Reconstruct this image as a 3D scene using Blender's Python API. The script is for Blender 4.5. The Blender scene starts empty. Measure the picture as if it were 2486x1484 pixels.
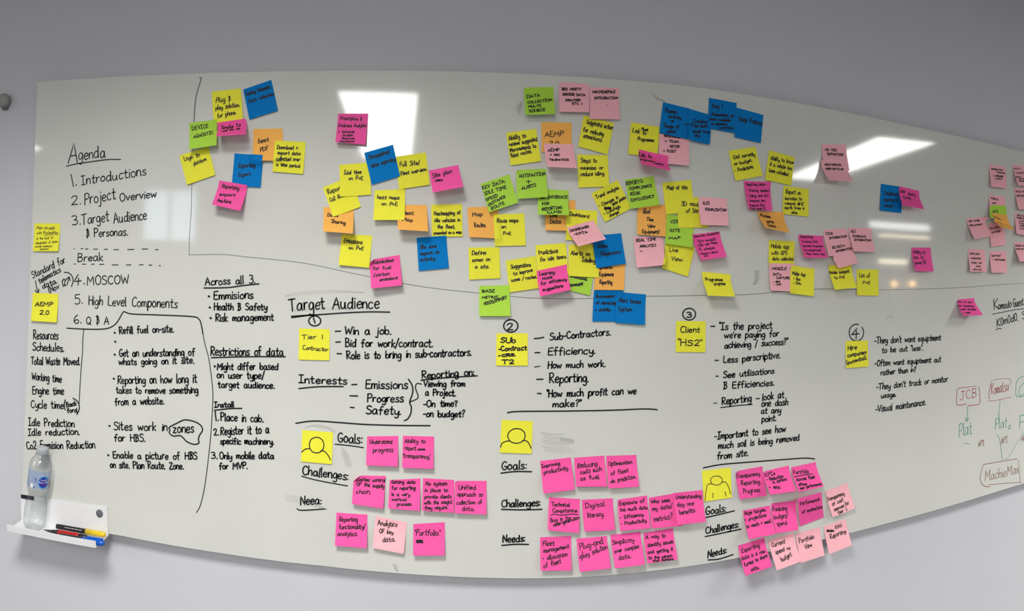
import bpy, math, random
from mathutils import Vector, Matrix
random.seed(7)
S = bpy.context.scene
COL = S.collection
R = math.radians

# ---------------------------------------------------------------- camera: a cylindrical phone panorama
CAM_POS = (0.0, -1.65, 1.45)
YAW, PITCH, ROLL, FOCAL = 0.11657, -0.01498, 0.033089, 1686.35
cd = bpy.data.cameras.new('camera')
cam = bpy.data.objects.new('camera', cd); COL.objects.link(cam)
cd.type = 'PANO'; cd.panorama_type = 'CENTRAL_CYLINDRICAL'
cd.central_cylindrical_radius = 1.0
cd.central_cylindrical_range_u_min = -1243.0 / FOCAL
cd.central_cylindrical_range_u_max = 1243.0 / FOCAL
cd.central_cylindrical_range_v_min = (607.43 - 1484.0) / FOCAL
cd.central_cylindrical_range_v_max = 607.43 / FOCAL
cd.clip_start = 0.01; cd.clip_end = 60
rot = Matrix.Rotation(PITCH, 3, 'X') @ Matrix.Rotation(ROLL, 3, 'Y') @ Matrix.Rotation(YAW, 3, 'Z')
axes = rot.transposed()                       # columns: right, forward, up in the room
cam.matrix_world = Matrix.Translation(CAM_POS) @ Matrix((
    (axes[0][0], axes[0][2], -axes[0][1], 0), (axes[1][0], axes[1][2], -axes[1][1], 0),
    (axes[2][0], axes[2][2], -axes[2][1], 0), (0, 0, 0, 1)))
S.camera = cam

# ---------------------------------------------------------------- exposure, daylight outside the window
S.view_settings.view_transform = 'Standard'; S.view_settings.look = 'None'
S.view_settings.gamma = 1.0; S.view_settings.use_curve_mapping = False
S.view_settings.exposure = 0.1
W = bpy.data.worlds.new('daylight'); S.world = W; W.use_nodes = True
W.node_tree.nodes['Background'].inputs[0].default_value = (0.72, 0.86, 1.0, 1)
W.node_tree.nodes['Background'].inputs[1].default_value = 7.0
PANEL_GLOW = 21.0
NEAR_WATTS, NEAR_Y, SPREAD = 47.0, -1.6, 131

# ---------------------------------------------------------------- materials
def mat(name, col, rough=0.5, spec=0.5, emit=None, alpha=1.0, noise=0.0, nscale=20.0, coat=0.0, vary=0.0, metal=0.0, bump=0.0, bscale=200.0):
    m = bpy.data.materials.new(name); m.use_nodes = True
    nt = m.node_tree; b = nt.nodes['Principled BSDF']
    b.inputs['Base Color'].default_value = (*col, 1); b.inputs['Roughness'].default_value = rough
    b.inputs['Specular IOR Level'].default_value = spec; b.inputs['Metallic'].default_value = metal
    b.inputs['Coat Weight'].default_value = coat
    if emit: b.inputs['Emission Color'].default_value = (*emit[0], 1); b.inputs['Emission Strength'].default_value = emit[1]
    if alpha < 1: b.inputs['Alpha'].default_value = alpha
    last = None
    if noise or vary:
        tc = nt.nodes.new('ShaderNodeTexCoord'); hsv = nt.nodes.new('ShaderNodeHueSaturation')
        hsv.inputs['Color'].default_value = (*col, 1)
        val = nt.nodes.new('ShaderNodeMapRange'); val.inputs['To Min'].default_value = 1 - noise; val.inputs['To Max'].default_value = 1 + noise * 0.4
        n = nt.nodes.new('ShaderNodeTexNoise'); n.inputs['Scale'].default_value = nscale; n.inputs['Detail'].default_value = 6
        nt.links.new(tc.outputs['Object'], n.inputs['Vector']); nt.links.new(n.outputs['Fac'], val.inputs['Value'])
        val.inputs['From Min'].default_value = 0.3; val.inputs['From Max'].default_value = 0.7
        out = val.outputs['Result']
        if vary:
            oi = nt.nodes.new('ShaderNodeObjectInfo'); mr = nt.nodes.new('ShaderNodeMapRange')
            mr.inputs['To Min'].default_value = 1 - vary; mr.inputs['To Max'].default_value = 1.0
            nt.links.new(oi.outputs['Random'], mr.inputs['Value'])
            mul = nt.nodes.new('ShaderNodeMath'); mul.operation = 'MULTIPLY'
            nt.links.new(out, mul.inputs[0]); nt.links.new(mr.outputs['Result'], mul.inputs[1]); out = mul.outputs[0]
        nt.links.new(out, hsv.inputs['Value']); nt.links.new(hsv.outputs['Color'], b.inputs['Base Color'])
    if bump:
        tc = nt.nodes.new('ShaderNodeTexCoord'); n = nt.nodes.new('ShaderNodeTexNoise'); n.inputs['Scale'].default_value = bscale
        bp = nt.nodes.new('ShaderNodeBump'); bp.inputs['Strength'].default_value = bump; bp.inputs['Distance'].default_value = 0.001
        nt.links.new(tc.outputs['Object'], n.inputs['Vector']); nt.links.new(n.outputs['Fac'], bp.inputs['Height'])
        nt.links.new(bp.outputs['Normal'], b.inputs['Normal'])
    return m
def clear_plastic(name, tint, edge=1.0, wobble=0.0):
    m = bpy.data.materials.new(name); m.use_nodes = True; nt = m.node_tree; nt.nodes.clear()
    o = nt.nodes.new('ShaderNodeOutputMaterial'); mx = nt.nodes.new('ShaderNodeMixShader'); tr = nt.nodes.new('ShaderNodeBsdfTransparent')
    gl = nt.nodes.new('ShaderNodeBsdfGlossy'); lw = nt.nodes.new('ShaderNodeLayerWeight'); mr = nt.nodes.new('ShaderNodeMapRange')
    tr.inputs[0].default_value = (*tint, 1); gl.inputs['Roughness'].default_value = 0.05; gl.inputs['Color'].default_value = (.9, .95, .95, 1)
    bn = nt.nodes.new('ShaderNodeTexNoise'); bn.inputs['Scale'].default_value = 90; bt = nt.nodes.new('ShaderNodeTexCoord'); bu = nt.nodes.new('ShaderNodeBump'); bu.inputs['Strength'].default_value = wobble; bu.inputs['Distance'].default_value = 0.003
    nt.links.new(bt.outputs['Object'], bn.inputs['Vector']); nt.links.new(bn.outputs['Fac'], bu.inputs['Height']); nt.links.new(bu.outputs['Normal'], gl.inputs['Normal']); nt.links.new(bu.outputs['Normal'], lw.inputs['Normal'])
    lw.inputs['Blend'].default_value = 0.22
    mr.inputs['To Min'].default_value = 0.025; mr.inputs['To Max'].default_value = 0.20
    cr = nt.nodes.new('ShaderNodeMix'); cr.data_type = 'RGBA'; cr.inputs['A'].default_value = (*tint, 1); cr.inputs['B'].default_value = (tint[0] * edge, tint[1] * edge * 1.03, tint[2] * edge * 1.06, 1)
    nt.links.new(lw.outputs['Facing'], cr.inputs['Factor']); nt.links.new(cr.outputs['Result'], tr.inputs[0])
    nt.links.new(lw.outputs['Facing'], mr.inputs['Value']); nt.links.new(mr.outputs['Result'], mx.inputs['Fac'])
    nt.links.new(tr.outputs[0], mx.inputs[1]); nt.links.new(gl.outputs[0], mx.inputs[2]); nt.links.new(mx.outputs[0], o.inputs[0])
    return m
M = dict(
    wall=mat('wall_paint', (.60, .605, .64), .75, .25, noise=.02, nscale=3, bump=.12, bscale=260),
    dark=mat('grey_partition', (.5, .5, .52), .8, .2, noise=.03, nscale=3),
    ceiling=mat('ceiling_paint', (.52, .52, .52), .85, .2, noise=.02, nscale=4),
    floor=mat('carpet', (.14, .142, .148), .95, .1, noise=.25, nscale=300),
    board=mat('whiteboard_enamel', (.67, .675, .632), .05, .5, noise=.045, nscale=3.5, bump=.012, bscale=5),
    edge=mat('board_edge', (.55, .56, .55), .5),
    y=mat('yellow_paper', (.91, .87, .06), .8, .15, noise=.03, nscale=60, vary=.07),
    p=mat('hot_pink_paper', (.98, .11, .40), .8, .15, noise=.03, nscale=60, vary=.07),
    l=mat('pale_pink_paper', (1.0, .50, .56), .8, .15, noise=.03, nscale=60, vary=.06),
    o=mat('orange_paper', (1.0, .50, .11), .8, .15, noise=.03, nscale=60, vary=.06),
    g=mat('green_paper', (.45, .76, .075), .8, .15, noise=.03, nscale=60, vary=.06),
    b=mat('blue_paper', (.0, .20, .58), .8, .15, noise=.03, nscale=60, vary=.06),
    k=mat('black_ink', (.014, .014, .016), .4, .4),
    pen=mat('pen_ink', (.02, .015, .02), .6, .3),
    r=mat('red_ink', (.42, .07, .09), .5), n=mat('brown_ink', (.28, .10, .055), .5),
    gg=mat('green_ink', (.05, .33, .25), .5), d=mat('grey_ink', (.16, .16, .16), .5),
    smudge=mat('dry_smudge', (.25, .25, .25), .8, alpha=.10),
    tray=mat('white_powder_coat', (.78, .78, .79), .4, .5, noise=.02, nscale=40),
    grey=mat('grey_magnet', (.13, .13, .145), .6), black=mat('black_plastic', (.012, .012, .014), .35),
    navy=mat('dark_magnet', (.012, .010, .03), .5),
    red=mat('red_plastic', (.42, .008, .01), .3), yellow=mat('yellow_plastic', (.78, .55, .015), .3), blue=mat('blue_plastic', (.005, .10, .52), .25),
    print=mat('white_print', (.8, .8, .8), .5),
    cap=mat('grey_cap', (.42, .45, .47), .4), bottle=clear_plastic('clear_plastic', (.978, .984, .986), .55, .5),
    film=mat('label_film', (.25, .36, .62), .35, alpha=.55), deep=mat('emblem_blue', (.008, .022, .34), .3), sky=mat('emblem_rim', (.02, .22, .55), .3),
    magenta=mat('emblem_pink', (.55, .02, .2), .4), knob=mat('knob_plastic', (.30, .30, .29), .6),
    light=mat('panel_diffuser', (.9, .9, .9), .5, emit=((1.0, .985, .95), PANEL_GLOW)),
    lowglare=mat('low_glare_diffuser', (.9, .9, .9), .5, emit=((1.0, .985, .95), 2.0)),
    warm=mat('warm_globe', (.9, .8, .6), .5, emit=((1.0, .55, .18), 26.0)),
    warmtube=mat('warm_tube', (.9, .85, .7), .5, emit=((1.0, .86, .62), 15.0)),
    tube=mat('cool_tube', (.9, .9, .9), .5, emit=((.97, .98, 1.0), 13.0)),
    metal=mat('white_metal', (.7, .7, .7), .4), frame=mat('window_frame', (.6, .6, .6), .5),
    glass=clear_plastic('window_glass', (.95, .97, .97)))

# ---------------------------------------------------------------- mesh helpers
class MB:
    def __init__(s): s.v = []; s.f = []; s.sm = []
    def add(s, vs, fs, smooth=False):
        o = len(s.v); s.v += [tuple(v) for v in vs]; s.f += [tuple(o + i for i in f) for f in fs]; s.sm += [smooth] * len(fs)
    def box(s, x0, x1, y0, y1, z0, z1):
        s.add([(x, y, z) for x in (x0, x1) for y in (y0, y1) for z in (z0, z1)],
              [(0, 1, 3, 2), (4, 6, 7, 5), (0, 4, 5, 1), (2, 3, 7, 6), (0, 2, 6, 4), (1, 5, 7, 3)])
    def sweep(s, prof, y0, y1, axis='x'):                      # closed 2-D profile extruded along an axis
        n = len(prof)
        A = [(y0, a, b) for a, b in prof]; Bq = [(y1, a, b) for a, b in prof]
        s.add(A + Bq, [(i, (i + 1) % n, n + (i + 1) % n, n + i) for i in range(n)] + [tuple(range(n))[::-1], tuple(range(n, 2 * n))])
    def lathe(s, prof, n=40, axis='z', base=(0, 0, 0), a0=0.0, a1=None, caps=True):
        full = a1 is None; m = n if full else n + 1; a1 = 2 * math.pi if full else a1
        vs = []
        for h, r in prof:
            for i in range(m):
                a = a0 + (a1 - a0) * i / n; c, d = r * math.cos(a), r * math.sin(a)
                q = (c, d, h) if axis == 'z' else (h, c, d) if axis == 'x' else (c, -h, d)
                vs.append((base[0] + q[0], base[1] + q[1], base[2] + q[2]))
        fs = []
        for k in range(len(prof) - 1):
            for i in range(n):
                j = (i + 1) % m
                fs.append((k * m + i, k * m + j, (k + 1) * m + j, (k + 1) * m + i))
        if full and caps: fs += [tuple(range(m))[::-1], tuple((len(prof) - 1) * m + i for i in range(m))]
        s.add(vs, fs, True)
    def build(s, name, material, parent=None, loc=None):
        me = bpy.data.meshes.new(name); me.from_pydata(s.v, [], s.f); me.materials.append(material)
        me.polygons.foreach_set('use_smooth', s.sm); me.update()
        o = bpy.data.objects.new(name, me); COL.objects.link(o)
        if parent: o.parent = parent
        if loc: o.location = loc
        return o
def tag(o, label=None, cat=None, group=None, kind=None):
    for k, v in (('label', label), ('category', cat), ('group', group), ('kind', kind)):
        if v: o[k] = v
    return o
def empty(name, loc, rot=(0, 0, 0)):
    o = bpy.data.objects.new(name, None); COL.objects.link(o); o.location = loc; o.rotation_euler = rot; o.empty_display_size = .05
    return o

# ---------------------------------------------------------------- handwriting: single-stroke letters (unit: cap height 9, '*' marks a corner)
GLYPHS = {
'a':'4,4.4 2.3,5.2 .5,3.4 .5,.9 1.9,0 3.6,1.5 4.1,4.8* 4.1,1.2 4.8,0','b':'.3,9* .3,.4* .4,2.8 2,4.9 3.9,4 4,1.4 2.4,0 .4,1','c':'3.8,4.4 2.3,5.2 .5,3.6 .4,1.4 1.8,0 3.8,.8',
'd':'4,4.2 2.3,5 .5,3.4 .5,1 1.9,0 3.7,1.4 4.1,4* 4.2,9* 4.1,1.2 4.7,0','e':'.5,2.6 3.8,3.1 3.4,4.8 2.1,5.2 .6,3.8 .4,1.5 1.8,0 3.8,.8','f':'3.6,8.3 2.6,9 1.6,7.8 1.5,4 1.5,-.5|0,4.8 3.2,4.9',
'g':'4,4.4 2.3,5.2 .5,3.5 .6,1.2 2,.4 3.7,1.8 4,4.7* 4,-1.6 2.6,-3.4 .6,-2.6','h':'.3,9* .3,0* .5,3 2,5 3.6,4.2 3.8,0','i':'.5,5 .5,0|.5,7 .7,7.3','j':'1.6,5* 1.6,-1.8 .8,-3.2 -.4,-2.6|1.6,7 1.8,7.3',
'k':'.3,9* .3,0|3.4,5* .5,2.4* 3.6,0','l':'.4,9* .4,.8 1,0','m':'.2,5* .2,0* .4,3.4 1.6,5 2.6,4.2 2.7,0* 2.9,3.4 4.1,5 5.1,4.2 5.3,0','n':'.2,5* .2,0* .4,3.2 2,5.1 3.5,4.2 3.7,0',
'o':'2.4,5.2 .6,3.8 .5,1.2 2.1,0 3.9,1.2 4,3.8 2.2,5.2','p':'.3,5* .3,-3.6* .4,3 2,5.1 3.8,4.2 4,1.6 2.4,0 .4,.8','q':'4,4.4 2.3,5.2 .5,3.5 .6,1 2,0 3.7,1.6 4,4.8* 4,-3.6 4.8,-3','r':'.3,5* .3,0* .4,3 1.5,4.9 3,5',
's':'3.4,4.6 2,5.2 .6,4.2 1.4,2.9 3,2.1 3.3,.8 1.8,0 .2,.6','t':'1.5,8* 1.5,1 2.2,0 3.2,.4|0,5.2 3.2,5.3','u':'.3,5* .3,1.4 1.6,0 3.4,1.2 3.8,5* 3.8,1 4.5,0','v':'.1,5* 1.9,0* 3.8,5','w':'.1,5* 1.4,0* 2.8,4.4* 4.2,0* 5.6,5',
'x':'.2,5 3.8,0|3.7,5 .2,0','y':'.2,5* .4,2 1.6,.8 3.3,1.8 3.8,5* 3.7,-1.4 2.4,-3.3 .6,-2.6','z':'.3,4.9* 3.6,5* .2,0* 3.8,.2',
'A':'0,0* 2.8,9* 5.6,0|1.1,3.2 4.6,3.4','B':'.5,9* .5,0|.3,9 3.4,8.6 4.2,7 3.2,5.2 1,4.8* 3.8,4.4 4.9,2.6 3.6,.4 .3,0','C':'4.8,7.8 3.3,9 1.2,7.6 .4,4.4 1.2,1.2 3.2,0 5,1.2','D':'.6,9* .6,0|.1,9 3.2,8.6 5.2,6 5,2.6 3,.4 .1,0',
'E':'4.4,9* .6,8.8* .5,0* 4.6,.1|.6,4.7 3.8,4.8','F':'4.4,9* .6,8.8* .5,0|.6,4.7 3.6,4.8','G':'4.9,7.8 3.4,9 1.3,7.6 .4,4.4 1.2,1.2 3,0 4.8,1.4 4.9,3.8* 2.9,3.8','H':'.4,9 .4,0|4.8,9 4.8,0|.4,4.6 4.8,4.8','I':'2,9 2,0|.2,9 3.9,9.1|.2,0 4,.1',
'J':'3.6,9* 3.6,2.2 2.6,.2 1,.2 .2,1.6|1.4,9 5.4,9.1','K':'.5,9 .5,0|4.6,9* .7,4.2* 4.9,0','L':'.5,9* .4,.2* 4.4,0','M':'.2,0* .8,9* 3.3,3* 6,9* 6.6,0','N':'.3,0* .5,9* 4.8,0* 5,9','O':'3,9 .9,7.4 .4,4 1.6,.6 3.4,0 5.2,1.8 5.6,5.4 4.6,8.2 2.8,9',
'P':'.5,9* .5,0|.2,8.8 3,9.2 4.7,7.6 4,5.2 2,4.4 .5,4.4','Q':'3,9 .9,7.4 .4,4 1.6,.6 3.4,0 5.2,1.8 5.6,5.4 4.6,8.2 2.8,9|3.6,2 5.8,-.6','R':'.5,9* .5,0|.2,8.8 3,9.2 4.6,7.6 3.8,5.4 .7,4.6* 4.9,0','S':'4.6,7.9 3,9 1,8.2 .8,6.2 2.6,4.9 4.4,3.6 4.4,1.4 2.6,0 .3,.9',
'T':'2.8,9 2.7,0|0,8.8 5.6,9.2','U':'.4,9* .4,2.4 1.6,.2 3.6,.2 4.8,2.4 5,9','V':'.1,9* 2.7,0* 5.3,9','W':'.1,9* 1.8,0* 3.6,7* 5.4,0* 7.2,9','X':'.3,9 5,0|4.9,9 .2,0','Y':'.2,9 2.7,4.6|5.2,9 1.6,0','Z':'.4,8.8* 4.8,9* .2,0* 5,.2',
'0':'2,9 .6,7 .4,3 1.6,.2 3.2,1.4 3.8,5 3.2,8.2 1.9,9','1':'1,9 .9,0','2':'.3,7.2 1.6,9 3.6,8.6 4,6.6 2.4,3 .2,.1* 4.4,.1','3':'.4,8.6 2.4,9 3.8,7.6 3.2,5.6 1.6,4.8* 3.8,4.2 4.2,2 2.8,.1 .2,.6','4':'2.8,9* .2,2.6* 4.8,3|3.2,5.6 2.8,-1','5':'4,9* .8,8.8* .6,5.4* 2.8,5.6 4,3.6 3.4,1 1.6,0 .2,.8',
'6':'3.4,9 1.2,6.4 .4,2.6 1.6,.2 3.4,.6 3.8,2.8 2.6,4.2 .7,2.8','7':'.2,8.8* 4.2,9* 1.4,0','8':'2.2,4.8 .8,6.8 2,9 3.6,7.2 2,4.6 .6,2 2.2,0 4,2 2.4,4.8','9':'3.8,7.6 2.2,9 .6,7.4 1.6,5.2 3.6,6.2 3.9,8* 3.4,0',
'.':'.4,0 .8,.4',',':'.8,.6 .2,-1.2',':':'.4,.6 .7,.9|.4,4.4 .7,4.7',"'":'.5,9 .3,7.2','"':'.3,9 .4,7.2|1.4,9 1.4,7.2','-':'0,3.4 2.6,3.5','+':'1.8,6 1.8,1.2|0,3.6 3.8,3.7','/':'0,-1.4 3.2,9.4','(':'1.8,9.6 .5,6.5 .4,2 1.6,-1.2',')':'.2,9.6 1.5,6.5 1.6,2 .3,-1.2',
'?':'.3,7.4 1.4,9 3.2,8.4 3,6.4 1.6,4.8 1.6,2.6|1.5,.2 1.8,.5','é':'.5,2.6 3.8,3.1 3.4,4.8 2.1,5.2 .6,3.8 .4,1.5 1.8,0 3.8,.8|1.8,6.6 3,8.2','!':'.6,9 .5,2.4|.5,.2 .8,.5','&':'1.5,9.8 1.4,-1|0,8.2 2.9,8.5|1.5,7.2 3.2,6.8 3,5.4 1.6,4.8* 3.5,4.1 3.4,1.9 1.8,1 .4,1.5','>':'.2,6* .2,3* 3.6,3|2.4,4.6* 3.8,3* 2.4,1.6',
'§':'1.2,8.5 1.2,0|.1,8.1 3,8.5 3.6,7 2.6,5.2 1.2,4.7* 3.6,4.3 4,1.9 2.6,.2 .2,0',
}
def curve(txt):
    """One stroke of a letter as a smooth list of points."""
    P = [(tuple(float(q) for q in t.rstrip('*').split(',')), t.endswith('*')) for t in txt.split()]
    return smooth([p for p, _ in P], [c for _, c in P])
def smooth(pts, corners=None, n=3):
    corners = corners or [False] * len(pts)
    if len(pts) < 3: return list(pts)
    out = [pts[0]]
    for i in range(len(pts) - 1):
        p1, p2 = pts[i], pts[i + 1]
        p0 = pts[i - 1] if i > 0 and not corners[i] else p1
        p3 = pts[i + 2] if i + 2 < len(pts) and not corners[i + 1] else p2
        for k in range(1, n + 1):
            t = k / n
            out.append(tuple(.5 * (2 * b + (c - a) * t + (2 * a - 5 * b + 4 * c - e) * t * t + (3 * b - a - 3 * c + e) * t ** 3) for a, b, c, e in zip(p0, p1, p2, p3)))
    return out
FONT = {}
for ch, g in GLYPHS.items():
    st = [curve(t) for t in g.split('|')]
    FONT[ch] = (st, max(p[0] for q in st for p in q))
def write(text, x0, y0, x1, y1, cap, rnd, wild=1.0):
    """Strokes of TEXT on the line from (x0,y0) to (x1,y1), letters CAP tall; y points up."""
    pos = 0; runs = []
    for i, ch in enumerate(text):
        if ch == ' ': pos += 5.4; continue
        st, w = FONT.get(ch, FONT['-'])
        runs.append((pos, st)); pos += w + 1.1
    pos = max(pos - 1.1, 1)
    dx, dy = x1 - x0, y1 - y0
    L = math.hypot(dx, dy); ex, ey = dx / L, dy / L; u = cap / 9.0; sx = L / pos
    vx, vy = -ey * .8, ex * .8 + .2                             # upstrokes lean back towards the vertical
    out = []
    for off, st in runs:
        jx, jy, sc, sl = rnd.uniform(-.15, .15) * wild, rnd.uniform(-.35, .35) * wild, 1 + rnd.uniform(-.08, .08) * wild, rnd.uniform(-.03, .09) * wild
        for q in st:
            line = []
            for a, b in q:
                a2 = (off + jx + a) * sx + b * sl * u; b2 = (b * sc + jy) * u
                line.append((x0 + ex * a2 + vx * b2, y0 + ey * a2 + vy * b2))
            out.append(line)
    return out
def ribbon(mb, line, w, place):
    """A pen stroke of width W along LINE; PLACE(a, b) puts a flat point onto the surface."""
    P = [line[0]]
    for p in line[1:]:
        if math.hypot(p[0] - P[-1][0], p[1] - P[-1][1]) > w * .12: P.append(p)
    if len(P) < 2: P = [(line[0][0] - w * .3, line[0][1]), (line[0][0] + w * .3, line[0][1])]
    n = len(P); d0 = Vector((P[1][0] - P[0][0], P[1][1] - P[0][1])).normalized(); d1 = Vector((P[-1][0] - P[-2][0], P[-1][1] - P[-2][1])).normalized()
    P = [(P[0][0] - d0.x * w * .45, P[0][1] - d0.y * w * .45)] + P + [(P[-1][0] + d1.x * w * .45, P[-1][1] + d1.y * w * .45)]
    vs = []
    for i, p in enumerate(P):
        a = Vector(P[max(i - 1, 0)]); c = Vector(P[min(i + 1, len(P) - 1)]); t = c - a
        t = t.normalized() if t.length > 1e-9 else Vector((1, 0))
        h = w * (.28 if i in (0, len(P) - 1) else .5)
        vs += [place(p[0] - t.y * h, p[1] + t.x * h), place(p[0] + t.y * h, p[1] - t.x * h)]
    mb.add(vs, [(2 * i, 2 * i + 1, 2 * i + 3, 2 * i + 2) for i in range(len(P) - 1)])

# ---------------------------------------------------------------- the room
WALL_Y = .03
def plane_box(name, *b, m='wall'):
    q = MB(); q.box(*b); return tag(q.build(name, M[m]), kind='structure')
plane_box('wall_front', -6.1, 13.1, WALL_Y, WALL_Y + .1, 0, 2.65)
plane_box('floor', -6.1, 13.1, -9.1, WALL_Y + .1, -.1, 0, m='floor')
plane_box('ceiling', -6.1, 13.1, -9.1, WALL_Y + .1, 2.65, 2.75, m='ceiling')
plane_box('wall_left', -6.1, -6.0, -9.0, WALL_Y, 0, 2.65, m='dark')
plane_box('wall_right', 13.0, 13.1, -9.0, WALL_Y, 0, 2.65, m='dark')
q = MB()                                                        # back wall with a window opening
WX0, WX1, WZ0, WZ1 = -4.75, -3.75, 1.55, 2.45
for b in ((-6.1, WX0, 0, 2.65), (WX1, 13.1, 0, 2.65), (WX0, WX1, 0, WZ0), (WX0, WX1, WZ1, 2.65)): q.box(b[0], b[1], -9.1, -9.0, b[2], b[3])
tag(q.build('wall_back', M['dark']), kind='structure')
win = tag(empty('window_1', ((WX0 + WX1) / 2, -9.05, WZ0)), kind='structure')
q = MB(); w2 = (WX1 - WX0) / 2; hh = WZ1 - WZ0
for b in ((-w2, -w2 + .04, 0, hh), (w2 - .04, w2, 0, hh), (-w2, w2, 0, .04), (-w2, w2, hh - .04, hh), (-.02, .02, 0, hh)): q.box(b[0], b[1], -.03, .03, b[2], b[3])
q.build('window_frame', M['frame'], win)
q = MB(); q.box(-w2, w2, -.004, .004, 0, hh); q.build('pane', M['glass'], win)
def ceiling_light(label, cx, cy, w, l, rz, watts=0):
    e = tag(empty('ceiling_light', (cx, cy, 2.65), (0, 0, rz)), label, 'ceiling light', 'light panels in the ceiling')
    q = MB(); q.box(-w / 2, w / 2, -l / 2, l / 2, -.012, -.004); q.build('diffuser', M['lowglare' if watts else 'light'], e)
    q = MB(); t = .02
    for b in ((-w / 2 - t, -w / 2, -l / 2 - t, l / 2 + t), (w / 2, w / 2 + t, -l / 2 - t, l / 2 + t), (-w / 2, w / 2, -l / 2 - t, -l / 2), (-w / 2, w / 2, l / 2, l / 2 + t)): q.box(b[0], b[1], b[2], b[3], -.02, 0)
    q.build('frame', M['metal'], e)
    if watts:                                                   # a low-glare panel: its beam is cut off towards the horizontal
        L = bpy.data.lights.new('panel_lamp', 'AREA'); L.shape = 'RECTANGLE'; L.size = w; L.size_y = l; L.energy = watts; L.spread = R(SPREAD); L.color = (1.0, .985, .955)
        lo = bpy.data.objects.new('panel_lamp', L); COL.objects.link(lo); lo.parent = e; lo.location = (0, 0, -.013)
ceiling_light('long white light panel in the ceiling, mirrored in the upper middle of the whiteboard', -.50, -5.03, .58, 3.40, R(-2.5))
ceiling_light('long white light panel in the ceiling, mirrored as a slanted band at right', 4.29, -4.70, .58, 3.15, R(13.5))
ceiling_light('added long fill panel in the ceiling, unseen, far left of the whiteboard', -4.9, -4.2, .58, 3.0, 0)  # added panel, out of view, to brighten the upper wall and board
ceiling_light('added long fill panel in the ceiling, unseen, far right of the whiteboard', 9.0, -4.2, .58, 3.0, 0)  # its added counterpart, also unseen, filling in light from the right
ceiling_light('square low glare light panel in the ceiling near the left half of the whiteboard', -.45, NEAR_Y, .6, .6, 0, NEAR_WATTS)
ceiling_light('square low glare light panel in the ceiling near the right end of the whiteboard', 3.3, NEAR_Y, .6, .6, 0, NEAR_WATTS * 1.5)
for lab, x, z in (('warm globe lamp on the back wall, mirrored as the left glow spot', 8.34, 1.20), ('warm globe lamp on the back wall, mirrored as the right glow spot', 8.79, 1.205)):
    e = tag(empty('wall_lamp', (x, -9.0, z)), lab, 'lamp', 'warm globe lamps on the back wall')
    q = MB(); q.lathe([(.07 - .055 * math.cos(R(a)), max(.055 * math.sin(R(a)), .001)) for a in range(0, 181, 15)], 20, axis='y'); o = q.build('globe', M['warm'], e); o.rotation_euler = (0, 0, math.pi)
    q = MB(); q.lathe([(0, .05), (.02, .05), (.03, .02)], 20, axis='y'); o = q.build('base', M['metal'], e); o.rotation_euler = (0, 0, math.pi)
for lab, x, z, w, h, k in (('warm strip light on the back wall, mirrored above the glow spots', 8.33, 1.63, .70, .09, 'warmtube'), ('upper white strip standing in for a far ceiling panel, mirrored at right', 8.5, 2.33, 1.5, .12, 'tube'), ('lower white strip standing in for a far ceiling panel, mirrored at right', 8.6, 2.13, 1.3, .05, 'warmtube')):  # the white strips stand in for far ceiling panels mirrored in the board
    e = tag(empty('strip_light', (x, -9.0, z)), lab, 'strip light', 'strip lights on the back wall')
    q = MB(); q.box(-w / 2, w / 2, 0, .02, -h / 2 - .01, h / 2 + .01); q.build('housing', M['metal'], e)
    q = MB(); q.box(-w / 2 + .01, w / 2 - .01, .02, .035, -h / 2, h / 2); q.build('tube', M[k], e)

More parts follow.
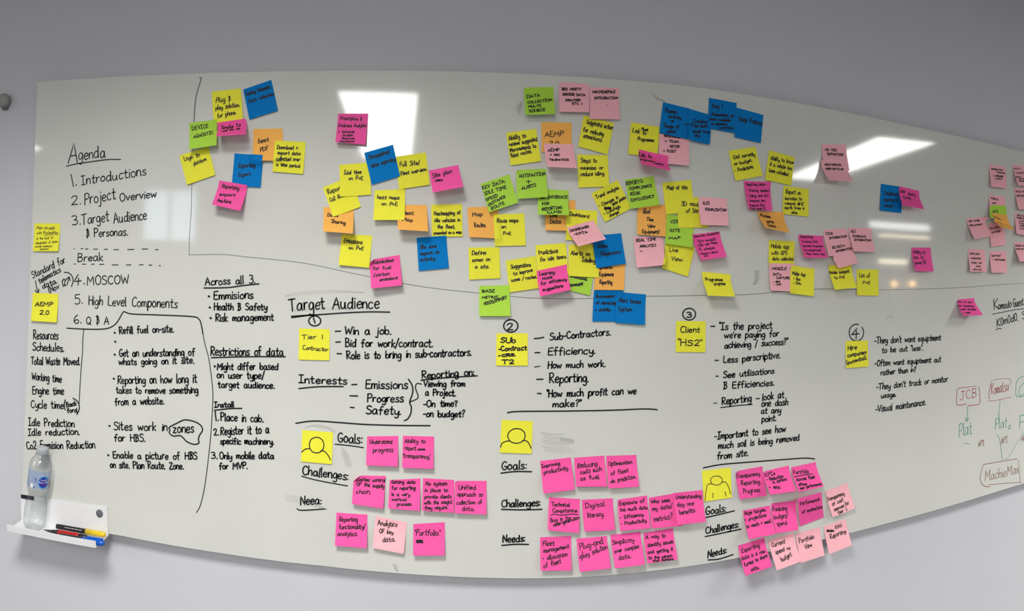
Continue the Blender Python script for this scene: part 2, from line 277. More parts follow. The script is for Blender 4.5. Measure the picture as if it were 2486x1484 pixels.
# ---------------------------------------------------------------- what hangs on the board, measured in millimetres on the board plane
NOTES = [  # colour, label, corners x,z of TL TR BR BL (mm), lifts top BR BL (mm), pen, corner roll, lines (text,u0,v0,u1,v1,cap %), drawing
["y","yellow sticky note reading Plug & play solution for phone",[-555,1846,-479,1852,-469,1771,-545,1766],[0,4,4],1.9,0,[["Plug &",12,35,62,37,17],["play solution.",10,59,92,55,14],["for phone.",15,85,79,77,14]],[]],
["b","blue sticky note reading Existing and data collection, tilted at upper left",[-473,1849,-402,1871,-382,1795,-453,1774],[0,4,4],1.9,0,[["Existing Schematic",6,23,91,24,11],["Data collection",10,48,98,49,10]],[]],
["y","yellow sticky note reading Login to platform, tilted, beside the divider line",[-635,1687,-558,1709,-536,1637,-610,1612],[0,4,4],1.9,0,[["Login to",11,22,64,24,14],["platform",39,47,83,44,12]],[]],
["p","hot pink sticky note reading Simple to, curled out under the Plug & play note",[-537,1767,-463,1776,-448,1729,-521,1725],[0,54,56],1.9,0,[["Simple to",11,48,79,41,25],["use for me",18,68,78,60,13]],[]],
["g","green sticky note reading DEVICE AGNOSTIC",[-612,1769,-537,1776,-529,1708,-601,1699],[0,26,23],1.85,0.18,[["DEVICE",9,29,67,26,14],["AGNOSTIC",15,60,86,53,12]],[]],
["o","orange sticky note reading Export PDF",[-443,1751,-370,1752,-363,1672,-440,1672],[0,9,9],1.9,0,[["Export",17,44,53,39,12],["PDF",25,73,52,67,12]],[]],
["b","blue sticky note reading Reporting Export",[-489,1691,-415,1686,-419,1607,-492,1611],[0,4,4],1.9,0,[["Reporting",19,44,76,38,14],["Export",20,71,61,66,12]],[]],
["y","yellow sticky note reading Download + export data collected over a time period",[-386,1722,-311,1719,-314,1641,-390,1646],[0,4,4],1.9,0,[["Download +",9,28,75,24,12],["export data",13,45,86,41,11],["collected over",11,65,86,60,12],["a time period.",11,81,89,81,11]],[]],
["p","hot pink sticky note reading Reporting export feature",[-526,1624,-452,1612,-460,1547,-532,1561],[0,33,35],1.9,0,[["Reporting",13,26,73,25,16],["export",14,60,67,52,13],["feature",13,85,61,81,14]],[]],
["p","hot pink sticky note reading Prescriptive & Predictive Analytics, on the bright light reflection",[-234,1788,-162,1789,-164,1712,-236,1717],[0,16,19],1.4,0,[["Prescriptive &",8,20,79,23,11],["Predictive Analytics",4,47,97,43,11],["> Schedule",7,67,59,64,7],["Budget",23,78,55,75,7],["Resources",20,88,61,86,6],["Maintenance",14,99,62,95,6]],[]],
["y","yellow sticky note reading Emissions on P+E",[-215,1499,-142,1498,-146,1421,-219,1425],[0,6,10],1.9,0,[["Emissions",8,26,70,29,14],["on P+E",27,47,75,47,11]],[]],
["o","orange sticky note reading Data Sharing, partly covered by a yellow note",[-262,1563,-189,1561,-184,1500,-255,1503],[0,40,40],1.9,0,[["Data",13,38,49,37,14],["Sharing",26,62,73,67,14]],[]],
["y","yellow sticky note reading Reporting Co2, tilted and partly covered",[-265,1610,-198,1638,-171,1566,-237,1539],[0,4,4],1.9,0,[["Reporting",9,27,81,25,14],["Co2 Emmissions",8,51,89,53,13]],[]],
["y","yellow sticky note reading Idel time on P+E",[-227,1665,-154,1672,-148,1595,-222,1588],[0,4,4],1.9,0,[["Idel time",14,31,71,32,13],["on P+E",29,49,76,52,11]],[]],
["y","yellow sticky note reading Full site / Fleet overview",[-94,1687,-21,1700,-9,1623,-81,1610],[0,4,4],1.9,0,[["Full Site/",11,32,76,33,14],["Fleet overview.",11,59,96,56,12]],[]],
["b","blue sticky note reading Streamlined data reporting",[-168,1695,-100,1716,-80,1641,-147,1619],[0,4,4],1.9,0,[["Streamlined",10,25,83,22,13],["data reporting",12,50,96,50,12]],[]],
["p","hot pink sticky note reading Site plan view",[-12,1657,57,1673,69,1617,-1,1601],[0,47,48],1.9,0,[["Site plan",8,35,74,29,18],["view",13,55,39,57,15]],[]],
["o","orange sticky note reading Heat Map, half behind a yellow note",[-87,1573,-15,1575,-9,1511,-79,1513],[0,37,41],1.9,0,[["Heat",21,39,55,39,14],["Map",17,65,50,67,13]],[]],
["y","yellow sticky note reading heat maps on P+E",[-140,1606,-67,1611,-66,1537,-139,1534],[0,14,20],1.9,0,[["heat maps",9,29,81,33,13],["on P+E",24,51,76,54,12]],[]],
["y","yellow sticky note reading Heatmapping of idle vehicles in the fleet",[-4,1576,69,1580,73,1503,1,1499],[0,3,3],1.9,0,[["Heatmapping of",9,33,94,32,13],["idle vehicles in",9,54,92,54,11],["the fleet,",18,74,74,74,11],["presented on a map.",6,92,97,90,9]],[]],
["b","blue sticky note reading Site zone impact on activity",[-36,1496,34,1504,43,1427,-28,1418],[0,4,4],1.9,0,[["Site zone",8,34,64,34,11],["impact on",9,53,72,53,10],["activity",6,72,55,72,10]],[]],
["p","hot pink sticky note reading Calculations for fuel / carbon emissions, top corner curled",[-147,1440,-75,1454,-66,1383,-138,1373],[0,24,29],1.9,0.34,[["Calculations",10,17,78,19,12],["for fuel",9,38,68,42,11],["/carbon",10,61,62,62,11],["emissions",29,78,87,78,10]],[]],
["y","yellow sticky note reading Suggested action for reducing emmisions",[357,1809,434,1796,419,1717,345,1732],[0,4,4],1.9,0,[["Suggested action",12,22,99,21,14],["for reducing",7,50,74,47,14],["emmisions.",11,68,74,66,14]],[]],
["l","pale pink sticky note reading 3RD PARTY SENSOR DATA",[294,1886,368,1887,367,1815,294,1811],[0,15,13],1.85,0,[["3RD PARTY",7,28,74,24,9],["SENSOR DATA",11,44,87,43,8],["(WEATHER",21,64,71,61,7],["ETC )",43,75,76,74,7]],[]],
["l","pale pink sticky note reading INTEGRATION, highest right of the pink pair at top",[369,1880,444,1884,446,1805,371,1800],[0,9,9],1.85,0,[["MACHINEMAX",10,19,86,16,8],["INTEGRATION",16,38,95,35,7],[".",57,56,60,56,9]],[]],
["g","green sticky note reading DATA COLLECTION MULTI SOURCE",[208,1866,280,1873,283,1803,211,1796],[0,23,23],1.85,0.18,[["DATA",9,38,53,34,11],["COLLECTION",10,59,92,51,9],["MULTI",11,74,54,71,8],["SOURCE",13,92,67,88,10]],[]],
["y","yellow sticky note reading Ability to recieve suggested improvements to fleet routes",[169,1755,241,1769,255,1691,182,1677],[0,4,4],1.9,0,[["Ability to",5,24,63,21,14],["recieve suggested",4,42,98,37,12],["improvements to",4,59,91,57,12],["fleet routes.",4,77,74,71,12]],[]],
["o","orange sticky note with large capitals, half under a pale pink note",[253,1786,328,1789,329,1717,256,1712],[0,4,4],1.9,0,[["AEMP",12,48,72,45,16],["2.0",25,75,57,75,12]],[]],
["y","yellow sticky note reading Steps to minimise or reduce idling",[344,1713,421,1716,426,1639,349,1632],[0,4,4],1.9,0,[["Steps to",10,25,62,23,13],["minimise or",9,46,83,45,12],["reduce idling.",8,66,86,64,13]],[]],
["o","orange sticky note reading Map Routes",[82,1573,155,1578,160,1501,88,1502],[0,9,16],1.9,0,[["Map",15,31,47,29,14],["Routes",19,66,56,65,14]],[]],
["g","green sticky note reading KEY DATA: IDLE TIME SPEED DISTANCE ROUTE",[112,1630,180,1656,202,1588,133,1562],[0,16,17],1.85,0,[["KEY DATA:",1,21,79,22,11],["IDLE TIME",3,41,77,42,10],["SPEED",1,62,42,60,10],["DISTANCE",5,80,65,70,8],["ROUTE",10,96,56,90,9]],[]],
["y","yellow sticky note reading Define zones on a site",[88,1477,162,1481,166,1407,92,1401],[0,4,4],1.9,0,[["Define",10,23,56,23,14],["zones on",10,44,69,44,12],["a site.",19,65,64,67,12]],[]],
["y","yellow sticky note reading Route maps on P+E",[145,1558,219,1564,225,1487,150,1483],[0,4,4],1.9,0,[["Route maps",9,26,79,27,12],["on",23,45,38,45,11],["P+E",29,66,54,65,9]],[]],
["o","orange sticky note reading Data, sandwiched under the green interface note",[268,1597,343,1601,345,1526,270,1525],[0,9,10],1.9,0,[["Live",15,55,39,55,12],["Data",15,77,50,77,13]],[]],
["y","yellow sticky note reading Dashboard, under a tilted pale pink note",[321,1579,399,1578,397,1501,321,1504],[0,4,4],1.9,0,[["Dashboard",10,21,73,24,11]],[]],
["g","green sticky note reading INTERFACE FOR REPORTING",[252,1625,326,1624,321,1562,247,1560],[0,37,36],1.85,0,[["UI INTERFACE",9,38,97,32,11],["FOR",14,64,36,60,11],["REPORTING",13,85,78,75,11],["(LLMS)",29,95,75,92,9]],[]],
["g","green sticky note reading NOTIFACTION + ALERTS",[196,1667,268,1674,272,1604,198,1596],[0,22,21],1.85,0.2,[["NOTIFACTION",10,27,97,22,10],["+",33,52,48,53,23],[". ALERTS",6,71,64,61,10]],[]],
["y","yellow sticky note reading Trend analysis, with a word blacked out",[382,1620,448,1657,485,1589,418,1551],[0,4,4],1.9,0,[["Trend analysis.",8,24,91,27,11],["- Changes in",4,51,74,54,11],["data points",46,66,97,64,10],["- Low/high",7,80,67,82,10],["change.",21,93,56,94,9]],[[[17,62],[19,61],[19,65],[22,60],[21,66],[24,63],[24,66],[26,64],[26,68],[29,64],[28,69],[31,66],[31,69],[33,67],[32,71],[36,67],[35,73],[38,70],[38,72]],[[16,63],[21,57],[18,66],[24,57],[20,67],[26,60],[24,67],[28,61],[25,69],[32,61],[28,71],[33,63],[31,71],[36,64],[33,73],[39,64],[35,74]]]],
["g","green sticky note reading REPORTS: COMPLIANCE RISK EFFICIENCY",[467,1659,541,1672,555,1600,479,1586],[0,12,11],1.85,0,[["REPORTS:",-2,20,59,17,11],["COMPLIANCE",8,37,87,35,9],["RISK",10,56,43,55,9],["EFFICIENCY",8,77,88,72,9]],[]],
["l","pale pink sticky note reading ISO TELEMATICS",[261,1734,334,1736,336,1674,265,1673],[0,42,43],1.85,0,[["AEMP",11,33,51,29,12],["+ ISO",17,50,49,49,8],["TELEMATICS",11,72,76,69,7]],[]],
["g","green sticky note behind the Learning model note, mostly hidden",[325,1432,397,1437,386,1371,310,1387],[0,4,4],1.85,0,[["WARNING,",21,39,80,47,11],["SUMMARY!!",29,82,69,67,10]],[]],
["o","orange sticky note reading Diagnostic Equipment Reporting",[398,1458,474,1461,471,1386,396,1385],[0,4,4],1.9,0,[["Diagnostic",-4,29,58,30,11],["Equipment",15,54,63,54,12],["Reporting",16,80,59,81,13]],[]],
["y","yellow sticky note reading Alerts on Idelling",[330,1493,403,1496,407,1415,331,1417],[0,4,4],1.9,0,[["Alerts on",7,33,71,35,13],["Idelling",45,52,88,56,13]],[]],
["b","blue sticky note reading Issue Diagnostics",[387,1516,461,1526,473,1451,399,1438],[0,9,7],1.9,0,[["Issue",15,38,46,40,11],["Diagnostics",22,64,87,65,12]],[]],
["l","pale pink sticky note reading DASHBOARD, tilted like a diamond",[322,1534,390,1555,410,1508,342,1488],[0,54,56],1.85,0,[["DASHBOARD",5,26,75,29,11],["-KPI's",13,47,58,51,11]],[]],
["y","yellow sticky note reading Suggestions to improve zones / routes",[178,1449,250,1463,261,1386,190,1374],[0,4,4],1.9,0,[["Suggestions",13,27,80,30,12],["to improve",20,50,84,46,11],["zones / routes.",10,68,94,68,11]],[]],
["y","yellow sticky note reading Predictions for idle times",[248,1488,323,1497,331,1422,257,1412],[0,4,4],1.9,0,[["Predictions",9,30,71,29,14],["for idle times.",11,52,97,49,13]],[]],
["p","hot pink sticky note reading Learning model for efficiency suggestions",[253,1427,326,1445,331,1385,258,1368],[0,39,41],1.9,0,[["Learning",7,21,58,28,14],["model",16,40,49,42,11],["for efficiency",10,60,92,62,12],["suggestions",11,83,78,83,11]],[]],
["g","green sticky note reading BASE METRIC FEEDS / IMPORT",[117,1387,189,1391,193,1318,118,1316],[0,11,11],1.85,0.15,[["BASE",9,22,50,23,9],["METRIC",9,42,62,41,7],["FEEDS/IMPORT",16,65,91,44,9]],[]],
["b","blue sticky note reading Automation of alerts + activity",[396,1384,470,1385,471,1309,394,1308],[0,4,4],1.9,0,[["Automation",7,25,70,23,10],["of alerts/signal",10,44,89,46,10],["+ activity",8,67,57,66,10]],[]],
["b","blue sticky note reading Alert based System",[454,1381,530,1376,526,1301,450,1306],[0,10,8],1.9,0,[["Alert based",9,32,83,32,13],["System",9,61,53,59,13]],[]],
["o","orange sticky note reading Real Time View Equipment!",[500,1590,579,1604,575,1522,500,1524],[0,9,9],1.9,0,[["Real",18,22,43,24,15],["Time",31,49,54,51,12],["View",35,74,61,74,12],["Equipment!",16,94,75,92,12]],[]],
["l","pale pink sticky note reading REAL TIME ANALYTICS",[493,1519,571,1520,572,1451,499,1442],[0,24,19],1.85,0,[["REAL TIME",8,18,75,11,9],["ANALYTICS",18,36,73,33,8],["-",16,52,23,53,10]],[]],
["y","yellow sticky note reading Live View",[578,1507,657,1499,639,1423,563,1444],[0,4,4],1.85,0,[["Live",18,31,47,27,17],["View.",32,63,71,55,17]],[]],
["y","yellow sticky note reading Map of site",[564,1657,642,1670,652,1588,576,1578],[0,4,4],1.9,0,[["Map of site",13,22,83,27,13]],[]],
["g","green sticky note reading VIS SITE MAP, below the 3D model note",[577,1578,655,1576,646,1497,573,1504],[0,11,11],1.85,0,[["VIS",17,30,42,24,10],["SITE",15,58,51,54,8],["MAP",12,84,54,78,8]],[]],
["y","yellow sticky note reading 3D model of Site",[603,1621,685,1629,690,1550,610,1546],[0,4,4],1.9,0,[["3D model",12,27,82,31,14],["of Site",27,49,69,51,13]],[]],
["l","pale pink sticky note reading GIS VISUALISATION",[663,1628,744,1628,743,1557,664,1555],[0,20,20],1.85,0,[["GIS",14,26,38,26,10],["VISUALISATION",20,48,95,47,9]],[]],
["p","hot pink sticky note reading Interactive visualisation, with a bulleted list",[646,1530,725,1542,734,1476,662,1465],[0,32,37],1.3,0,[["Interactive visualisation",5,14,97,9,10],["- BIM model(s)",7,34,80,32,10],["- OSM site Maps",2,51,82,45,10],["- PL schedule",-1,65,66,64,9],["- Modern alerts",-2,80,71,81,9],["etc.",16,88,32,89,6]],[]],
["y","yellow sticky note reading Programme progress",[679,1436,760,1431,754,1375,678,1377],[0,45,46],1.9,0,[["Programme",8,39,71,34,15],["progress",36,55,77,50,13]],[]],
["y","yellow sticky note reading Link to Plant Programme",[478,1802,554,1797,548,1720,471,1722],[0,4,4],1.9,0,[["Link to",8,29,54,33,13],["Plant",37,20,60,20,9],["Programme",27,53,83,52,11]],[]],
["l","pale pink sticky note reading RESOURCE + TEAM SETUP + FLEET",[553,1784,634,1777,629,1704,549,1704],[0,16,13],1.85,0,[["RESOURCE",16,12,70,8,7],["+ TEAM",20,29,64,25,8],["SETUP.",36,44,70,41,8],["+ FLEET",15,62,57,59,8]],[]],
["p","hot pink sticky note reading Link to, curled far out below another Link to note",[500,1736,576,1724,566,1681,491,1692],[0,59,59],1.9,0,[["Link to",1,43,45,36,27],["programme",1,69,51,63,12],["timeline",51,75,80,69,11]],[]],
["b","blue sticky note reading Planned activity vs Usage of plant",[560,1861,633,1852,629,1772,551,1781],[0,5,4],1.9,0,[["Planned",12,31,52,27,13],["activity",25,45,70,41,11],["vs",35,57,44,57,11],["Usage of",14,78,65,73,12],["plant",26,93,54,89,10]],[[[80,55],[97,52]]]],
["b","blue sticky note reading Creating the learn model from this",[628,1852,696,1841,687,1763,628,1770],[0,9,11],1.9,0,[["Creating",23,41,79,31,12],["the learn",27,56,84,44,11],["model from",20,74,95,62,11],["this",28,86,53,83,10]],[[[2,51],[20,48]],[[12,43],[20,48],[12,54]]]],
["b","blue sticky note reading Usage Prediction",[764,1870,844,1860,836,1783,759,1791],[0,5,4],1.9,0,[["Usage Predictio",10,41,100,38,15]],[]],
["b","blue sticky note reading Day 1 Assessment of plant available",[685,1886,764,1882,759,1801,683,1806],[0,4,4],1.9,0,[["Day 1",11,30,49,28,14],["Assessment of",11,56,92,49,11],["plant available",5,72,82,65,9],["vs planned",10,87,69,79,9],["activities",40,95,93,87,8]],[]],
["y","yellow sticky note reading Cost currently vs budget - Predictions",[744,1754,823,1772,843,1696,764,1676],[0,7,6],1.9,0,[["Cost currently",11,29,90,29,13],["vs budget.",8,51,76,47,12],["- Predictions.",5,73,75,69,12]],[]],
["y","yellow sticky note reading Report on duration to remove dirt",[911,1675,992,1672,990,1595,908,1598],[0,5,4],1.9,0,[["Report on",10,26,66,25,15],["duration to",7,49,73,44,12],["remove dirt/",8,67,80,61,12],["earth from a",7,83,82,76,11],["site.",33,96,57,94,10]],[]],
["y","yellow sticky note reading Ability to know if a vehicle has been refuelled",[864,1767,944,1756,933,1677,852,1686],[0,4,4],1.9,0,[["Ability to know",10,30,98,25,14],["if a vehicle has",10,50,94,47,12],["been refuelled.",11,71,85,70,12]],[]],
["o","orange sticky note reading Mobile GPS Data, curled at the bottom",[835,1600,913,1603,909,1545,832,1555],[0,45,53],1.9,0,[["Mobile",7,29,45,36,16],["GPS",21,66,50,63,11],["Data",18,87,49,86,15]],[]],
["p","hot pink sticky note reading Reporting data with Working time and Idling time",[790,1678,870,1682,870,1603,799,1603],[0,16,18],1.4,0,[["Reporting data:-",9,16,83,14,10],["- Working time(hr)",5,37,94,35,9],["- Idling time (hr)",3,56,89,53,9],["- Emissions (tm)",0,74,74,70,8],["- Payload (tm)",-2,90,68,86,8],["- Fuel usage (L)",-1,100,72,97,7]],[]],
["l","pale pink sticky note reading AD HOC REPORTING",[1030,1802,1112,1811,1118,1735,1033,1723],[0,13,13],1.85,0,[["AD HOC",12,24,61,26,9],["REPORTING",19,40,84,43,8]],[]],
["l","pale pink sticky note reading HISTORICAL REPORTING, curled out",[1026,1755,1112,1762,1114,1701,1031,1696],[0,41,43],1.85,0,[["HISTORICAL",9,25,77,24,9],["REPORTING",11,44,80,44,8]],[]],
["b","blue sticky note reading Compliance Reporting, beside a curled hot pink note",[1241,1709,1322,1707,1319,1627,1237,1629],[0,4,4],1.9,0,[["Compliance",15,39,79,37,15],["Reporting to",17,63,82,59,13],["Creators",16,85,59,83,12]],[]],
["p","hot pink sticky note reading Site diary link, overlapping the blue Compliance note",[1310,1708,1391,1701,1382,1641,1299,1647],[0,37,35],1.9,0.15,[["Site",4,32,30,26,17],["diary",44,36,79,32,17],["link",17,62,53,58,17]],[]],
["p","hot pink sticky note reading Integrating Tracking Data and Real world Map",[962,1544,1042,1544,1038,1482,962,1481],[0,36,38],1.3,0,[["Integrating",6,14,57,11,12],["- Tracking Data",-1,36,76,31,10],["- Operation Programme",-1,54,92,51,9],["- Drawings/Model",-1,72,80,70,9],["- Real world Map",2,88,89,88,9]],[]],
["l","pale pink sticky note reading CDE INTEGRATION",[1042,1562,1122,1570,1134,1493,1051,1487],[0,19,18],1.85,0,[["CDE",7,20,37,21,9],["INTEGRATION",19,37,93,33,7]],[]],
["y","yellow sticky note reading Mobile assigned to P+E",[1062,1462,1141,1464,1139,1400,1065,1394],[0,34,33],1.9,0,[["Mobile assigned",-1,37,88,33,13],["to P+E",15,57,60,56,12]],[]],
["l","pale pink sticky note reading 3D/BIM INTEGRATION",[1056,1519,1129,1538,1146,1471,1076,1454],[0,29,32],1.85,0,[["3D/BIM",7,19,67,23,9],["INTEGRATION",18,36,94,40,7]],[]],
["l","pale pink sticky note reading 4D SCHEDULE INTEGRATION",[1128,1573,1210,1574,1210,1505,1131,1503],[0,23,25],1.85,0,[["4D",7,23,29,20,12],["SCHEDULE",12,40,70,40,8],["INTEGRATION",16,55,91,55,7]],[]],
["y","yellow sticky note reading List of P+E",[1160,1453,1239,1453,1239,1376,1160,1377],[0,4,4],1.9,0,[["List of",10,31,60,31,15],["P+E",27,56,59,56,11]],[]],
["p","hot pink sticky note reading Ability to link to, alone at right below the reflections",[1364,1523,1443,1526,1444,1451,1367,1451],[0,16,18],1.9,0,[["Ability to",6,25,69,25,13],["link to",7,48,58,47,13],["power BI",7,71,67,68,13]],[]],
["y","yellow sticky note reading Mobile app with GPS data collected",[870,1525,951,1525,948,1453,870,1452],[0,3,3],1.9,0,[["Mobile app",8,28,78,29,16],["with GPS",11,53,72,52,13],["data collected.",14,74,97,73,13]],[]],
["l","pale pink sticky note reading MOBILE DATA CAPTURE",[871,1463,951,1464,944,1388,873,1390],[0,13,13],1.85,0,[["MOBILE",12,24,67,23,9],["DATA",15,44,48,44,8],["CAPTURE",27,57,82,56,7],["- GPS",13,70,42,70,6],["- IMU",18,80,45,79,5]],[]],
["y","yellow sticky note reading Mobile App - Gps - Imu",[939,1459,1017,1451,1011,1375,932,1383],[0,9,9],1.9,0,[["Mobile App",7,33,63,32,12],["- Gps",13,49,42,50,11],["- Imu",12,66,46,63,10]],[]],
["l","pale pink sticky note reading INTERNATIONALISATION LANGUAGE LOCALE",[1703,1822,1787,1823,1781,1745,1701,1743],[0,13,13],1.8,0,[["INTERNATION",10,23,78,21,6],["ALISATION",43,33,93,33,5],["- LANGUAGE",19,52,81,51,8],["- LOCALE",20,66,73,62,7]],[]],
["l","pale pink sticky note reading MULTI - CLIENT, cut by the right frame edge",[1822,1834,1915,1842,1922,1767,1830,1760],[0,21,22],1.8,0,[["MULTI -",4,21,49,18,7],["CLIENT",9,41,64,39,7],["MULTI-",2,61,34,61,6],["NATION",15,71,60,69,6],["PAYMENT",15,80,58,80,5]],[]],
["l","pale pink sticky note reading PUBLIC API, above a green note",[1704,1717,1784,1718,1781,1644,1697,1646],[0,13,13],1.8,0,[["PUBLIC",11,19,58,22,8],["API",19,42,43,40,6]],[]],
["l","pale pink sticky note reading BILLING SYSTEMS, in the shade of an orange note",[1701,1618,1781,1626,1785,1548,1713,1538],[0,6,6],1.8,0,[["BILLING",7,25,65,22,7],["SYSTEMS",15,43,72,39,6]],[]],
["g","green sticky note reading API at the far right",[1707,1682,1788,1685,1777,1627,1685,1636],[0,23,27],1.85,0.25,[["API",15,58,49,51,15]],[]],
["o","orange sticky note strongly curled out below the green note at right",[1703,1653,1796,1653,1787,1598,1710,1605],[0,45,56],1.2,0,[["Simple",4,29,38,43,8],["terms.",10,65,40,71,6]],[]],
["l","pale pink sticky note reading APP STORE DEPLOYMENT",[1598,1628,1682,1639,1688,1574,1610,1559],[0,28,30],1.8,0,[["APP STORE",9,19,71,20,8],["DEPLOYMENT",6,38,81,40,7]],[]],
["l","pale pink sticky note second from top at the right frame edge",[1833,1753,1926,1761,1934,1682,1842,1676],[0,15,14],1.8,0,[["ROLE BASED",5,19,89,19,7],["SECURITY",5,39,76,39,7]],[]],
["l","pale pink sticky note third from top at the right frame edge",[1838,1663,1930,1664,1924,1584,1834,1589],[0,13,13],1.8,0,[["SELF-SERVE",11,11,87,15,7],["ONBOARDING",8,23,88,26,7],["CUSTOM",20,39,77,37,6],["THEME",19,51,68,49,6],["WEB",21,62,51,60,6],["WORK",21,75,66,72,6]],[]],
["l","pale pink sticky note lowest at the right frame edge",[1836,1561,1928,1564,1930,1492,1840,1491],[0,24,26],1.8,0,[["RESILIENCE",4,23,86,21,7],["REPORTING",4,40,80,40,7]],[]],
["l","pale pink sticky note reading OFFLINE WORKING - SYNC",[1608,1527,1689,1527,1687,1453,1608,1452],[0,13,13],1.8,0,[["OFFLINE",8,23,64,24,7],["WORKING",11,43,71,43,6],["(AND 4G/",13,63,75,63,6],["WIFI",36,77,62,79,5],["-SYNC",12,93,67,94,6]],[]],
["l","pale pink sticky note reading SUPPORT + HELPDESK",[1712,1525,1796,1527,1789,1451,1709,1450],[0,13,13],1.8,0,[["SUPPORT",8,27,68,25,7],["+ HELPDESK",15,43,91,45,6]],[]],
["p","hot pink sticky note curled out below the long line at far right",[1563,1361,1640,1364,1640,1310,1552,1311],[0,45,41],1.9,0.2,[["Sort of plan",3,19,82,28,8],["for tapering",-2,45,78,52,9],["with phase",3,66,81,70,8],["/ work",8,88,42,88,8]],[]],
["y","yellow sticky note reading Main struggle, at the left board edge",[-1062,1507,-978,1508,-978,1431,-1062,1428],[0,7,5],1.1,0,[["Main struggle",9,21,80,20,10],["with MachineMax",11,39,94,38,10],["is the lack of",12,58,76,55,9],["integration of data",10,75,94,69,9],["across numerous",9,86,74,84,7],["platform",29,95,62,95,6]],[[[39,42],[49,43],[56,41],[69,42],[82,40],[96,41]]]],
["y","yellow sticky note reading 2.0 at left, under the down arrow",[-1060,1311,-976,1313,-974,1235,-1058,1232],[0,8,9],2.6,0,[["AEMP",11,47,80,44,15],["2.0",31,75,67,74,15]],[]],
["y","yellow sticky note reading Tier 1 Contractor",[-311,1268,-236,1270,-234,1196,-309,1193],[0,3,3],1.85,0,[["Tier 1",10,34,77,31,15],["Contractor",13,67,95,71,13]],[]],
["y","yellow sticky note reading Sub - Contract T2",[162,1275,237,1277,239,1200,163,1199],[0,3,3],3,0,[["SUb",13,29,61,28,17],["-Contract",7,55,96,52,14],["-CRS.",8,73,61,70,8],["T2",18,94,56,94,12]],[]],
["y","yellow sticky note reading Client HS2",[612,1310,693,1309,693,1230,612,1232],[0,3,3],2.6,0,[["Client",15,36,79,35,18],["\"HS2\"",4,79,87,79,19]],[]],
["y","yellow sticky note reading Hire companies (potential)",[1126,1246,1205,1245,1208,1169,1128,1169],[0,4,4],2.6,0,[["Hire",9,35,50,32,17],["companies",7,61,91,50,14],["(potential).",3,86,93,71,13]],[]],
["y","yellow sticky note with drawn head and shoulders, leftmost of the three",[-294,1024,-219,1024,-219,949,-294,949],[0,3,3],2.4,0,[],[[[47,19],[40,21],[33,25],[28,31],[26,39],[25,47],[27,54],[31,61],[37,66],[44,68],[52,68],[59,66],[65,61],[70,54],[72,46],[72,39],[69,31],[65,25],[58,21],[51,19],[43,20]],[[0,71],[12,60],[26,57]],[[63,61],[74,61],[88,74],[95,87]]]],
["y","yellow sticky note with drawn wide head and shoulders, middle of the three",[181,1070,256,1067,255,990,179,993],[0,3,3],2.4,0,[],[[[49,25],[40,26],[33,30],[27,35],[23,42],[22,49],[25,56],[29,62],[36,67],[45,69],[53,69],[62,67],[69,63],[75,57],[77,50],[77,43],[75,36],[69,30],[62,26],[53,25],[44,25]],[[1,84],[5,72],[17,65],[30,63]],[[70,60],[84,62],[93,73],[98,83]]]],
["p","hot pink sticky note reading Understand progress",[-137,1020,-63,1025,-61,957,-136,956],[0,16,16],1.9,0,[["Understand",9,26,81,26,14],["progress",20,55,84,54,16]],[]],
["p","hot pink sticky note reading Ability to report transparency",[-52,1026,22,1027,22,955,-51,955],[0,16,16],1.9,0,[["Ability to",6,23,73,21,13],["report.",7,45,44,45,13],["'transparency,'",2,69,89,69,13]],[[[49,44],[51,41],[52,45],[53,39],[55,45],[56,41],[57,44],[58,41],[60,45],[61,39],[62,45],[63,40],[65,43],[66,40],[67,45],[68,39],[70,45],[71,40],[72,43]],[[49,42],[50,43],[52,44],[53,41],[55,44],[57,42],[58,42],[60,42],[61,44],[63,41],[65,43],[66,42],[68,42],[69,42],[71,43]]]],
["p","hot pink sticky note reading Limited control of the supply chain, top corner curled",[-166,926,-89,929,-92,857,-166,863],[0,16,16],1.9,0.36,[["Limited control",10,20,99,20,12],["OF the supply",10,37,97,38,12],["chain.",11,64,56,60,14]],[]],
["p","hot pink sticky note reading Getting data for reporting is a very manual process",[-80,920,-7,927,-6,856,-80,858],[0,16,16],1.9,0,[["Getting data",6,13,84,16,12],["for reporting",9,36,84,35,13],["is a very",8,56,67,56,11],["manual",10,73,57,71,10],["process.",27,89,74,85,11]],[]],
["p","hot pink sticky note reading No system in place to provide clients with the insight",[-1,928,73,926,74,854,-1,857],[0,16,16],1.9,0,[["No system",9,23,77,19,13],["in place to",7,43,80,39,12],["provide clients",7,63,91,57,11],["with the insight",6,81,94,73,11],["they require.",9,96,80,90,11]],[]],
["p","hot pink sticky note reading Unified approach to collection of data",[75,924,150,925,151,851,76,853],[0,16,16],1.9,0.16,[["Unified",11,28,66,27,14],["approach to",7,48,88,48,13],["collection of",6,74,86,69,13],["data.",23,91,61,90,13]],[]],
["p","hot pink sticky note reading Reporting functionality / analytics",[-204,834,-130,835,-127,762,-203,761],[0,16,16],1.9,0,[["Reporting",10,27,69,24,14],["functionality/",10,50,93,44,14],["analytics.",6,70,70,66,13]],[]],
["l","pale pink sticky note reading Analytics OF key data",[-110,833,-36,822,-40,753,-114,762],[0,13,13],1.9,0,[["Analytics",10,28,70,20,16],["OF key",16,50,60,46,12],["data.",30,76,69,67,15]],[]],
